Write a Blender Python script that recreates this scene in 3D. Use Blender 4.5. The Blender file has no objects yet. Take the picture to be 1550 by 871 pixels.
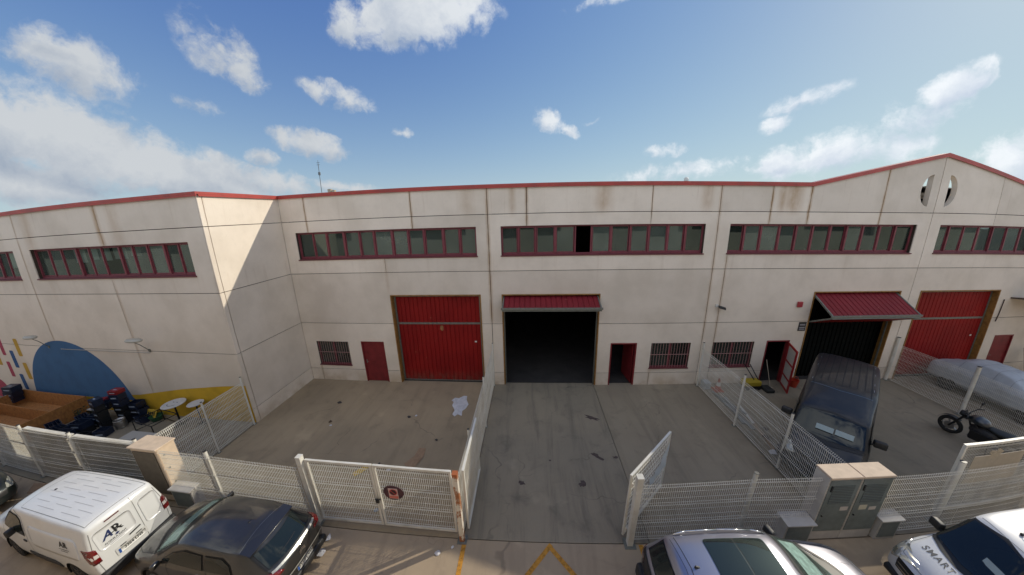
import bpy, bmesh, math, random
from math import radians as R, sin, cos, pi
from mathutils import Vector, Matrix
from mathutils.bvhtree import BVHTree
from mathutils.geometry import tessellate_polygon
random.seed(7)
SC = bpy.context.scene
COL = SC.collection

# ------------------------------------------------------------ camera
cd = bpy.data.cameras.new('camera')
cam = bpy.data.objects.new('camera', cd); COL.objects.link(cam)
cr_ = Vector((0.9980080, 0.0585379, -0.0235213)); cu_ = Vector((0.0084793, 0.2449913, 0.9694882)); cf_ = Vector((-0.0625143, 0.9677565, -0.2440069))
M3 = Matrix((cr_, cu_, -cf_)).transposed()
cam.matrix_world = Matrix.Translation((0, -12.248, 7.870)) @ M3.to_4x4()
cd.type = 'PANO'
cd.sensor_fit = 'HORIZONTAL'; cd.sensor_width = 36.0; cd.sensor_height = 36.0 * 575 / 1024
pc = cd.cycles if not hasattr(cd, 'panorama_type') else cd
pc.panorama_type = 'FISHEYE_LENS_POLYNOMIAL'
pc.fisheye_polynomial_k0 = 0.0
pc.fisheye_polynomial_k1 = -0.09881057838504806
pc.fisheye_polynomial_k2 = 0.0005961614916286162
pc.fisheye_polynomial_k3 = 0.00017065872271027684
pc.fisheye_polynomial_k4 = -5.249742023882168e-06
pc.fisheye_fov = R(178)
cd.clip_start = 0.05; cd.clip_end = 3000
SC.camera = cam

# ------------------------------------------------------------ view
SC.render.engine = 'CYCLES'
SC.view_settings.view_transform = 'Standard'
SC.view_settings.look = 'None'
SC.view_settings.exposure = EXPOSURE = 1.60
SC.view_settings.gamma = 1.0
SC.cycles.use_denoising = True
SC.cycles.denoising_prefilter = 'ACCURATE'
SC.cycles.denoising_input_passes = 'RGB_ALBEDO_NORMAL'
SC.cycles.max_bounces = 8
SC.cycles.transparent_max_bounces = 24
SC.cycles.caustics_reflective = False; SC.cycles.caustics_refractive = False

# ------------------------------------------------------------ sun and sky
SUN = Vector((1.84, 1.0, 1.225)).normalized()
sl = bpy.data.lights.new('sun', 'SUN'); sl.energy = 2.0; sl.angle = R(0.55); sl.color = (0.53, 0.487, 0.405)
so = bpy.data.objects.new('sun', sl); COL.objects.link(so)
so.rotation_euler = (-SUN).to_track_quat('-Z', 'Y').to_euler()
so.location = (30, 20, 30)
W = bpy.data.worlds.new("World"); SC.world = W; W.use_nodes = True
nt = W.node_tree; nt.nodes.clear()
def N(t, tree=None, **k):
    n = (tree or nt).nodes.new(t)
    for a, b in k.items(): setattr(n, a, b)
    return n
def L(a, b, tree=None): (tree or nt).links.new(a, b)
sky = N('ShaderNodeTexSky', sky_type='NISHITA', sun_disc=False)
sky.sun_elevation = math.asin(SUN.z); sky.sun_rotation = math.atan2(SUN.x, SUN.y)
sky.altitude = 20; sky.air_density = 1.0; sky.dust_density = 0.25; sky.ozone_density = 2.2
bg = N('ShaderNodeBackground'); bg.inputs[1].default_value = 0.15
# soft shoulder so that the sky round the sun does not burn out
sh1 = N('ShaderNodeVectorMath', operation='MULTIPLY_ADD'); L(sky.outputs[0], sh1.inputs[0]); sh1.inputs[1].default_value = (.15 / .34, .15 / .50, .15 / .80); sh1.inputs[2].default_value = (1, 1, 1)
sh2 = N('ShaderNodeVectorMath', operation='DIVIDE'); L(sky.outputs[0], sh2.inputs[0]); L(sh1.outputs[0], sh2.inputs[1])
hs = N('ShaderNodeVectorMath', operation='MULTIPLY'); L(sh2.outputs[0], hs.inputs[0]); hs.inputs[1].default_value = (.64, .74, .80)
# grade of the clear sky: deep blue away from the sun, pale and hazy towards it
sp_ = N('ShaderNodeSeparateXYZ'); L(hs.outputs[0], sp_.inputs[0]); cb_ = N('ShaderNodeCombineXYZ')
for i_, (p_, g_) in enumerate(((1.8, 4.55), (1.53, 1.68), (.72, .455))):
    m1 = N('ShaderNodeMath', operation='MULTIPLY'); L(sp_.outputs[i_], m1.inputs[0]); m1.inputs[1].default_value = .15
    m2 = N('ShaderNodeMath', operation='POWER'); L(m1.outputs[0], m2.inputs[0]); m2.inputs[1].default_value = p_
    m3 = N('ShaderNodeMath', operation='MULTIPLY'); L(m2.outputs[0], m3.inputs[0]); m3.inputs[1].default_value = g_ / .15
    L(m3.outputs[0], cb_.inputs[i_])
L(cb_.outputs[0], bg.inputs[0])
tc = N('ShaderNodeTexCoord')
def noise(scale, detail=5, rough=.6, vec=None, dist=0):
    n = N('ShaderNodeTexNoise'); n.inputs['Scale'].default_value = scale; n.inputs['Detail'].default_value = detail
    n.inputs['Roughness'].default_value = rough; n.inputs['Distortion'].default_value = dist
    L(vec or tc.outputs['Generated'], n.inputs['Vector']); return n
def M(op, a, b=None, c=None, clamp=False):
    n = N('ShaderNodeMath', operation=op, use_clamp=clamp)
    for i, v in enumerate((a, b, c)):
        if v is None: continue
        if isinstance(v, (int, float)): n.inputs[i].default_value = v
        else: L(v, n.inputs[i])
    return n.outputs[0]
n1 = noise(5, 7, .62); sub = N('ShaderNodeVectorMath', operation='SUBTRACT'); L(n1.outputs['Color'], sub.inputs[0]); sub.inputs[1].default_value = (.5, .5, .5)
scl = N('ShaderNodeVectorMath', operation='MULTIPLY_ADD'); L(sub.outputs[0], scl.inputs[0]); scl.inputs[1].default_value = (.095, .095, .075); L(tc.outputs['Generated'], scl.inputs[2])
DV = scl.outputs[0]
CLOUDS = [[3.781, 8.671, -2.869, -9.82, -4.463, -19.382, 0.75], [5.803, 15.91, -6.266, -18.478, -8.729, -34.289, 0.5], [1.984, 3.949, -0.877, -3.802, -2.525, -11.952, 1.0], [4.168, 9.0, 0.297, -4.199, -3.06, -23.496, 0.9], [3.5, 4.732, -1.426, -4.516, -2.847, -14.549, 0.8], [7.261, 12.293, -7.606, -11.375, -3.494, -13.921, 0.6], [12.259, 13.892, -3.624, -13.967, -1.531, -22.936, 0.55], [16.628, 17.645, 3.859, -15.827, 2.944, -48.825, 0.4], [5.469, 0.982, 1.253, 0.463, 8.005, -12.75, 0.95], [12.2, 12.668, -9.51, -16.937, -0.612, -14.544, 0.6], [10.722, 7.004, -0.904, -13.151, 4.079, -30.426, 0.65], [21.196, 25.141, -23.64, -28.732, -7.065, -29.879, 0.5], [10.201, 7.412, 0.706, -6.44, 2.602, -28.389, 0.9], [25.828, 10.65, 0.923, -10.55, 11.949, -59.327, 0.5], [19.33, 17.933, 1.242, -10.093, 0.804, -45.79, 0.5], [7.837, 6.866, 0.056, -5.562, -0.597, -31.432, 0.6], [18.172, 0.856, -6.527, -10.52, 8.133, -25.53, 0.7], [19.858, 0.648, -11.096, -27.823, 15.103, -44.38, 0.5], [36.609, -6.551, -2.427, 6.358, 23.436, -89.036, 0.3], [5.546, -5.284, -0.745, 4.098, -0.164, -21.863, 0.75], [8.907, -7.331, -0.985, 4.925, 0.459, -28.175, 0.6], [10.967, -16.606, 3.369, 12.198, -4.004, -31.887, 0.7], [7.924, -11.11, 2.59, 8.903, -3.417, -24.186, 0.4], [11.208, -8.987, -2.775, 11.445, 4.923, -42.754, 0.4], [21.944, -16.487, -3.991, 10.254, 4.479, -45.772, 0.4], [8.703, -16.244, 8.993, 6.112, -6.403, -20.749, 0.75], [13.703, -2.069, -1.592, 9.599, 37.973, -64.988, 0.25], [13.402, -5.699, -1.079, 5.986, 6.46, -45.473, 0.35], [6.515, 4.036, -0.021, -7.842, 1.084, -52.294, 0.4], [3.578, -1.875, -0.215, 4.419, 2.428, -34.216, 0.3]]
cur = None; low = None
for c in CLOUDS:
    a = Vector(c[0:3]); b = Vector(c[3:6]); dn = c[6]
    ctr = a.cross(b).normalized()
    if ctr.z < 0: ctr = -ctr
    d1 = N('ShaderNodeVectorMath', operation='DOT_PRODUCT'); L(DV, d1.inputs[0]); d1.inputs[1].default_value = a
    d2 = N('ShaderNodeVectorMath', operation='DOT_PRODUCT'); L(DV, d2.inputs[0]); d2.inputs[1].default_value = b
    u2 = M('MULTIPLY', d1.outputs['Value'], d1.outputs['Value']); r2 = M('MULTIPLY_ADD', d2.outputs['Value'], d2.outputs['Value'], u2)
    val = M('MULTIPLY_ADD', M('SQRT', r2), -1.0, 1.34)
    val = M('MULTIPLY', M('MAXIMUM', val, 0.0), dn)
    cur = val if cur is None else M('MAXIMUM', cur, val)
    # how deep into the underside of the cloud this direction lies
    und = M('MULTIPLY', M('MAXIMUM', M('MULTIPLY', d2.outputs['Value'], 1.0), 0.0), M('MINIMUM', M('MULTIPLY', val, 3.0), 1.0))
    low = und if low is None else M('MAXIMUM', low, und)
# unseen cloud behind the camera, thickened to fill the shaded fronts
sep = N('ShaderNodeSeparateXYZ'); L(tc.outputs['Generated'], sep.inputs[0])
nb = noise(3.2, 6, .6)
back = M('MULTIPLY', M('SUBTRACT', nb.outputs['Fac'], .43), 5.0)
back = M('MULTIPLY', M('MAXIMUM', back, 0), M('SMOOTH_MIN', M('MAXIMUM', M('MULTIPLY_ADD', sep.outputs['Y'], -3.0, 1.0), 0.0), 1.0, .1))
cur = M('MAXIMUM', cur, back)
n2 = noise(16, 8, .62, DV); n3 = noise(5, 4, .55, DV)
det = M('MULTIPLY_ADD', M('SUBTRACT', n2.outputs['Fac'], .5), 2.1, cur)
det = M('MULTIPLY_ADD', M('SUBTRACT', n3.outputs['Fac'], .5), 1.0, det)
det = M('MULTIPLY', det, M('MINIMUM', M('MULTIPLY', cur, 6.0), 1.0))
mr = N('ShaderNodeMapRange', interpolation_type='SMOOTHSTEP'); L(det, mr.inputs[0]); mr.inputs[1].default_value = .02; mr.inputs[2].default_value = .74; mr.inputs[4].default_value = .96
# thin haze veil near the horizon
veil = M('MULTIPLY', M('POWER', M('SUBTRACT', 1.0, M('ABSOLUTE', sep.outputs['Z'])), 5.0), .33)
mask = M('MAXIMUM', mr.outputs[0], 0)
bgc = N('ShaderNodeBackground'); bgc.inputs[1].default_value = 1.0
cramp = N('ShaderNodeMixRGB'); cramp.inputs[1].default_value = (.215, .225, .235, 1); cramp.inputs[2].default_value = (.105, .128, .165, 1)
n4 = noise(11, 6, .6, DV)
lf = M('MULTIPLY_ADD', low, .62, M('MULTIPLY_ADD', M('SUBTRACT', n3.outputs['Fac'], .45), .8, M('MULTIPLY', M('SUBTRACT', n4.outputs['Fac'], .5), 1.8)), clamp=True)
L(lf, cramp.inputs[0])
fl_ = N('ShaderNodeVectorMath', operation='SCALE'); L(cramp.outputs[0], fl_.inputs[0]); L(M('MULTIPLY_ADD', M('MAXIMUM', M('MULTIPLY', sep.outputs['Y'], -1.6), 0.0, clamp=True), 1.3, 1.0), fl_.inputs['Scale'])  # cloud behind the camera is brightened as extra fill light
sd_ = N('ShaderNodeVectorMath', operation='DOT_PRODUCT'); L(tc.outputs['Generated'], sd_.inputs[0]); sd_.inputs[1].default_value = SUN
f2_ = N('ShaderNodeVectorMath', operation='SCALE'); L(fl_.outputs[0], f2_.inputs[0]); L(M('MULTIPLY_ADD', M('MAXIMUM', sd_.outputs['Value'], 0.0), .50, .94), f2_.inputs['Scale']); L(f2_.outputs[0], bgc.inputs[0])
bgv = N('ShaderNodeBackground'); bgv.inputs[0].default_value = (.135, .18, .215, 1); bgv.inputs[1].default_value = 1.0
mx0 = N('ShaderNodeMixShader'); L(veil, mx0.inputs[0]); L(bg.outputs[0], mx0.inputs[1]); L(bgv.outputs[0], mx0.inputs[2])
mx = N('ShaderNodeMixShader'); L(mask, mx.inputs[0]); L(mx0.outputs[0], mx.inputs[1]); L(bgc.outputs[0], mx.inputs[2])
wo = N('ShaderNodeOutputWorld'); L(mx.outputs[0], wo.inputs[0])

# ------------------------------------------------------------ materials
MATS = {}
def mat(name, col=(.5, .5, .5), rough=.6, metal=0., spec=.5, coat=0., noise_amt=0., nscale=8., bump=0., bscale=60., build=None, emis=None, col2=None, coatr=.05):
    if name in MATS: return MATS[name]
    m = bpy.data.materials.new(name); m.use_nodes = True; t = m.node_tree
    p = t.nodes['Principled BSDF']
    p.inputs['Base Color'].default_value = (*col, 1); p.inputs['Roughness'].default_value = rough
    p.inputs['Metallic'].default_value = metal; p.inputs['Specular IOR Level'].default_value = spec
    p.inputs['Coat Weight'].default_value = coat; p.inputs['Coat Roughness'].default_value = coatr
    if noise_amt or bump or col2:
        tcn = N('ShaderNodeTexCoord', t); g = N('ShaderNodeNewGeometry', t)
        nn = N('ShaderNodeTexNoise', t); nn.inputs['Scale'].default_value = nscale; nn.inputs['Detail'].default_value = 6; nn.inputs['Roughness'].default_value = .65
        L(tcn.outputs['Object'], nn.inputs['Vector'], t)
        if noise_amt or col2:
            mxn = N('ShaderNodeMixRGB', t); L(nn.outputs['Fac'], mxn.inputs[0], t)
            rm = N('ShaderNodeMapRange', t); L(nn.outputs['Fac'], rm.inputs[0], t); rm.inputs[1].default_value = .35; rm.inputs[2].default_value = .68
            L(rm.outputs[0], mxn.inputs[0], t)
            c2 = col2 or tuple(c * (1 - noise_amt) for c in col)
            mxn.inputs[1].default_value = (*col, 1); mxn.inputs[2].default_value = (*c2, 1)
            L(mxn.outputs[0], p.inputs['Base Color'], t)
        if bump:
            nb_ = N('ShaderNodeTexNoise', t); nb_.inputs['Scale'].default_value = bscale; nb_.inputs['Detail'].default_value = 4
            L(tcn.outputs['Object'], nb_.inputs['Vector'], t)
            bp = N('ShaderNodeBump', t); bp.inputs['Strength'].default_value = bump; bp.inputs['Distance'].default_value = .01
            L(nb_.outputs['Fac'], bp.inputs['Height'], t); L(bp.outputs[0], p.inputs['Normal'], t)
    if emis:
        p.inputs['Emission Color'].default_value = (*emis[0], 1); p.inputs['Emission Strength'].default_value = emis[1]
    MATS[name] = m
    return m

class NT:
    """small node-graph helper on one material"""
    def __init__(s, name, rough=.8):
        s.m = bpy.data.materials.new(name); s.m.use_nodes = True; s.t = s.m.node_tree; s.p = s.t.nodes['Principled BSDF']
        s.p.inputs['Roughness'].default_value = rough
        s.g = s.n('ShaderNodeNewGeometry'); s.sep = s.n('ShaderNodeSeparateXYZ'); s.l(s.g.outputs['Position'], s.sep.inputs[0])
        s.x, s.y, s.z = s.sep.outputs
        MATS[name] = s.m
    def n(s, t, **k): return N(t, s.t, **k)
    def l(s, a, b): s.t.links.new(a, b)
    def M(s, op, a, b=None, c=None, clamp=False):
        n = s.n('ShaderNodeMath', operation=op, use_clamp=clamp)
        for i, v in enumerate((a, b, c)):
            if v is None: continue
            if isinstance(v, (int, float)): n.inputs[i].default_value = v
            else: s.l(v, n.inputs[i])
        return n.outputs[0]
    def vec(s, sx=1, sy=1, sz=1, ox=0, oy=0, oz=0):
        n = s.n('ShaderNodeVectorMath', operation='MULTIPLY_ADD'); s.l(s.g.outputs['Position'], n.inputs[0]); n.inputs[1].default_value = (sx, sy, sz); n.inputs[2].default_value = (ox, oy, oz); return n.outputs[0]
    def noise(s, scale, v=None, det=6, rough=.6, dist=0.):
        n = s.n('ShaderNodeTexNoise'); n.inputs['Scale'].default_value = scale; n.inputs['Detail'].default_value = det; n.inputs['Roughness'].default_value = rough; n.inputs['Distortion'].default_value = dist
        s.l(v if v is not None else s.g.outputs['Position'], n.inputs['Vector']); return n.outputs['Fac']
    def ss(s, v, a, b, lo=0., hi=1.):
        n = s.n('ShaderNodeMapRange', interpolation_type='SMOOTHSTEP'); s.l(v, n.inputs[0])
        for i, q in ((1, a), (2, b), (3, lo), (4, hi)): n.inputs[i].default_value = q
        return n.outputs[0]
    def mix(s, f, a, b, typ='MIX'):
        n = s.n('ShaderNodeMixRGB', blend_type=typ)
        for i, v in ((0, f), (1, a), (2, b)):
            if isinstance(v, tuple): n.inputs[i].default_value = (*v, 1)
            elif isinstance(v, (int, float)): n.inputs[i].default_value = v
            else: s.l(v, n.inputs[i])
        return n.outputs[0]
    def bump(s, h, st=.3, dist=.01):
        b = s.n('ShaderNodeBump'); b.inputs['Strength'].default_value = st; b.inputs['Distance'].default_value = dist; s.l(h, b.inputs['Height']); s.l(b.outputs[0], s.p.inputs['Normal'])
    def out(s, c): s.l(c, s.p.inputs['Base Color']); return s.m

def wall_material(name, base, coord):
    w = NT(name, .85)
    v = w.vec()
    big = w.noise(.55, v, 5, .6); oi = w.n('ShaderNodeObjectInfo')
    c = w.mix(w.ss(big, .35, .7), base, tuple(a * f for a, f in zip(base, (.86, .85, .83))))
    tone = w.n('ShaderNodeVectorMath', operation='SCALE'); w.l(c, tone.inputs[0]); w.l(w.ss(oi.outputs['Random'], 0., 1., .90, 1.02), tone.inputs['Scale']); c = tone.outputs[0]
    fine = w.noise(6, v, 6, .7)
    c = w.mix(w.M('MULTIPLY', w.ss(fine, .5, .8), .35), c, tuple(a * .78 for a in base))
    # rain streaks running down from the coping and the sills
    st = w.noise(1.0, w.vec(5.5, 5.5, .22), 5, .65)
    topm = w.ss(w.z, 7.4, 9.1)
    c = w.mix(w.M('MULTIPLY', w.M('MULTIPLY', w.ss(st, .55, .80), topm), .45), c, (.34, .20, .09))
    st2 = w.noise(1.0, w.vec(3.3, 3.3, .16, 7, 3, 1), 5, .6)
    band = w.M('MULTIPLY', w.ss(w.z, 4.6, 6.1), w.M('SUBTRACT', 1.0, w.ss(w.z, 6.1, 6.3)))
    c = w.mix(w.M('MULTIPLY', w.M('MULTIPLY', w.ss(st2, .52, .78), band), .28), c, (.42, .29, .18))
    # rust-yellow runs along the vertical joints
    if coord == 'x':
        tot = None
        for xs, wd, zlo, zhi, k in JSTAINS:
            e = w.M('ABSOLUTE', w.M('SUBTRACT', w.M('MULTIPLY_ADD', w.M('SUBTRACT', w.noise(2.2, w.vec(1, 1, 1, xs, 0, 0), 3), .5), .06, w.x), xs))
            e = w.M('SUBTRACT', 1.0, w.M('DIVIDE', e, wd * (.85 if wd < .2 else 1)), clamp=True)
            zz = w.M('MULTIPLY', w.ss(w.z, zlo - .25, zlo + .35), w.M('SUBTRACT', 1.0, w.ss(w.z, zhi - .1, zhi + .05)))
            e = w.M('MULTIPLY', w.M('MULTIPLY', e, zz), k)
            tot = e if tot is None else w.M('MAXIMUM', tot, e)
        c = w.mix(w.M('MULTIPLY', tot, w.ss(w.noise(3.0, w.vec(1, 1, .5)), .3, .6, .5, 1.0)), c, (.36, .20, .07))
    # grime splash and yellowish tint near the ground
    gz = w.M('SUBTRACT', 1.0, w.ss(w.z, .0, .75))
    c = w.mix(w.M('MULTIPLY', gz, w.M('MULTIPLY', w.ss(w.noise(1.4, v), .35, .65), .5)), c, (.40, .27, .13))
    sp = w.noise(38, v, 3, .6)
    w.bump(sp, .18, .006)
    return w.out(c)
JSTAINS = [(-9.93, .10, 7.3, 9.1, .75), (-4.98, .10, 7.3, 9.1, .8), (-1.74, .13, 3.2, 9.1, .75), (-.12, .11, 7.4, 9.1, .9), (4.95, .07, 7.6, 9.1, .6), (7.77, .12, 2.0, 9.1, .5),
           (8.33, .12, .9, 6.1, .45), (9.95, .10, 7.4, 9.1, .95), (11.62, .12, 7.4, 9.1, .95), (14.88, .10, 7.2, 9.8, .75), (10.9, .5, 7.9, 9.1, .75), (10.4, .25, 7.9, 9.1, .6), (-2.6, .45, 7.9, 9.1, .3), (3.0, .5, 7.9, 9.1, .55), (7.2, .35, 7.9, 9.1, .45), (-.7, .2, 7.9, 9.1, .5), (-6.4, .14, 4.6, 6.1, .3), (-10.57, .1, 0, .85, .5), (5.5, .12, 0, .85, .3),
           (-16.05, .2, 6.6, 9.1, .8), (-16.15, .12, 1.2, 6.1, .35), (-20.98, .1, 3.0, 9.1, .5), (-20.1, .5, 7.2, 8.9, .35), (-15.2, .4, 7.4, 9.1, .3)]
MW = wall_material('wall_paint', (.81, .715, .60), 'x')
MWS = wall_material('wall_paint_side', (.81, .715, .60), 'n')
M_CORE = mat('joint_filler', (.065, .045, .032), .9)
def coping_mat():
    w = NT('coping_paint', .45)
    c = w.mix(w.ss(w.noise(1.1), .4, .7), (.42, .052, .038), (.30, .045, .035))
    c = w.mix(w.M('MULTIPLY', w.ss(w.noise(9), .6, .75), .5), c, (.45, .16, .10))
    return w.out(c)
M_COP = coping_mat()
M_FRAME = mat('window_frame_paint', (.24, .05, .065), .45, noise_amt=.3, nscale=6)
M_SILL = mat('sill_paint', (.14, .03, .035), .5)
def glass_mat(name, tint=(.35, .42, .40), mixf=.5, film=0.):
    m = bpy.data.materials.new(name); m.use_nodes = True; t = m.node_tree; t.nodes.clear()
    tr = N('ShaderNodeBsdfTransparent', t); tr.inputs[0].default_value = (*tint, 1)
    gl = N('ShaderNodeBsdfGlossy', t); gl.inputs['Roughness'].default_value = .02; gl.inputs[0].default_value = (.72, .90, .84, 1)
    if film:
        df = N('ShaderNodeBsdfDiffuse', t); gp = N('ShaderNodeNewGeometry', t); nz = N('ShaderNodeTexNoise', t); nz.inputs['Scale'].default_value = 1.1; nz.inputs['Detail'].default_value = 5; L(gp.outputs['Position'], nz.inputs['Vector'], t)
        cm = N('ShaderNodeMixRGB', t); L(nz.outputs['Fac'], cm.inputs[0], t); cm.inputs[1].default_value = (.035, .055, .048, 1); cm.inputs[2].default_value = (.21, .24, .20, 1); ob_ = N('ShaderNodeObjectInfo', t); sc_ = N('ShaderNodeVectorMath', t, operation='SCALE'); mm_ = N('ShaderNodeMapRange', t); L(ob_.outputs['Random'], mm_.inputs[0], t); mm_.inputs[3].default_value = .25; mm_.inputs[4].default_value = 2.3; L(cm.outputs[0], sc_.inputs[0], t); L(mm_.outputs[0], sc_.inputs['Scale'], t); L(sc_.outputs[0], df.inputs[0], t)  # random pane tone in the dirty film stands in for differing reflections
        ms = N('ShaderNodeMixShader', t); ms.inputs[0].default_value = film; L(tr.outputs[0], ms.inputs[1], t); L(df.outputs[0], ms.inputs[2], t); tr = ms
    lw = N('ShaderNodeFresnel', t); lw.inputs[0].default_value = 1.62
    ad = N('ShaderNodeMath', t, operation='MULTIPLY_ADD', use_clamp=True); L(lw.outputs[0], ad.inputs[0], t); ad.inputs[1].default_value = .6; ad.inputs[2].default_value = mixf
    mxs = N('ShaderNodeMixShader', t); L(ad.outputs[0], mxs.inputs[0], t); L(tr.outputs[0], mxs.inputs[1], t); L(gl.outputs[0], mxs.inputs[2], t)
    o = N('ShaderNodeOutputMaterial', t); L(mxs.outputs[0], o.inputs[0], t); MATS[name] = m; return m
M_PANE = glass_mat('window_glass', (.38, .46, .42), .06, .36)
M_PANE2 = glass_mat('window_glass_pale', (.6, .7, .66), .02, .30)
M_OCHRE = mat('ochre_frame_paint', (.34, .17, .04), .6, noise_amt=.45, nscale=5, bump=.1)
def gate_red(name, c1, c2):
    w = NT(name, .55); w.p.inputs['Specular IOR Level'].default_value = .2
    c = w.mix(w.ss(w.noise(.9), .35, .7), c1, c2)
    c = w.mix(w.M('MULTIPLY', w.ss(w.noise(1.0, w.vec(9, 9, .5)), .55, .8), .5), c, tuple(a * .6 for a in c1))
    c = w.mix(w.M('MULTIPLY', w.M('SUBTRACT', 1.0, w.ss(w.z, .05, .7)), w.ss(w.noise(5), .35, .7, .1, .6)), c, (.16, .09, .06))
    sp = w.M('MULTIPLY', w.ss(w.noise(3.5, None, 3, .5), .68, .74), w.ss(w.noise(14), .5, .7))
    c = w.mix(w.M('MULTIPLY', sp, .6), c, (.45, .2, .12))
    return w.out(c)
M_RED = gate_red('gate_red_paint', (.27, .011, .010), (.215, .008, .008))
M_RED2 = gate_red('canopy_red_paint', (.22, .020, .028), (.19, .018, .024))
M_DOOR = mat('maroon_door_paint', (.23, .022, .026), .45, noise_amt=.35, nscale=3, bump=.08)
M_STEEL = mat('gate_steel', (.24, .25, .22), .5, .5, noise_amt=.3, nscale=10)
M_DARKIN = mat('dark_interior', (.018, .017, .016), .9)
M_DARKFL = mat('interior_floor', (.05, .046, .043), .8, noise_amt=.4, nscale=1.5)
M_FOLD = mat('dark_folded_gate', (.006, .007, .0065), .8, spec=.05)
M_BAR = mat('window_bar_paint', (.40, .22, .20), .5)
M_WHITE = mat('white_paint', (.70, .69, .64), .5, noise_amt=.15, nscale=12)
def fence_mat():
    w = NT('galvanised_white_paint', .5)
    c = w.mix(w.ss(w.noise(1.7), .4, .7), (.72, .70, .63), (.60, .57, .49))
    c = w.mix(w.M('MULTIPLY', w.ss(w.noise(7), .62, .72), .5), c, (.35, .22, .13))
    return w.out(c)
M_FENCE = fence_mat()
def rusty_mat():
    w = NT('rusty_white_post', .6)
    n = w.noise(5.5, w.vec(1, 1, .6), 6, .7)
    c = w.mix(w.ss(n, .47, .56), (.68, .63, .53), (.33, .13, .05))
    topr = w.ss(w.z, 2.12, 2.2); c = w.mix(topr, c, (.40, .12, .04))
    return w.out(c)
M_RUST = rusty_mat()

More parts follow.
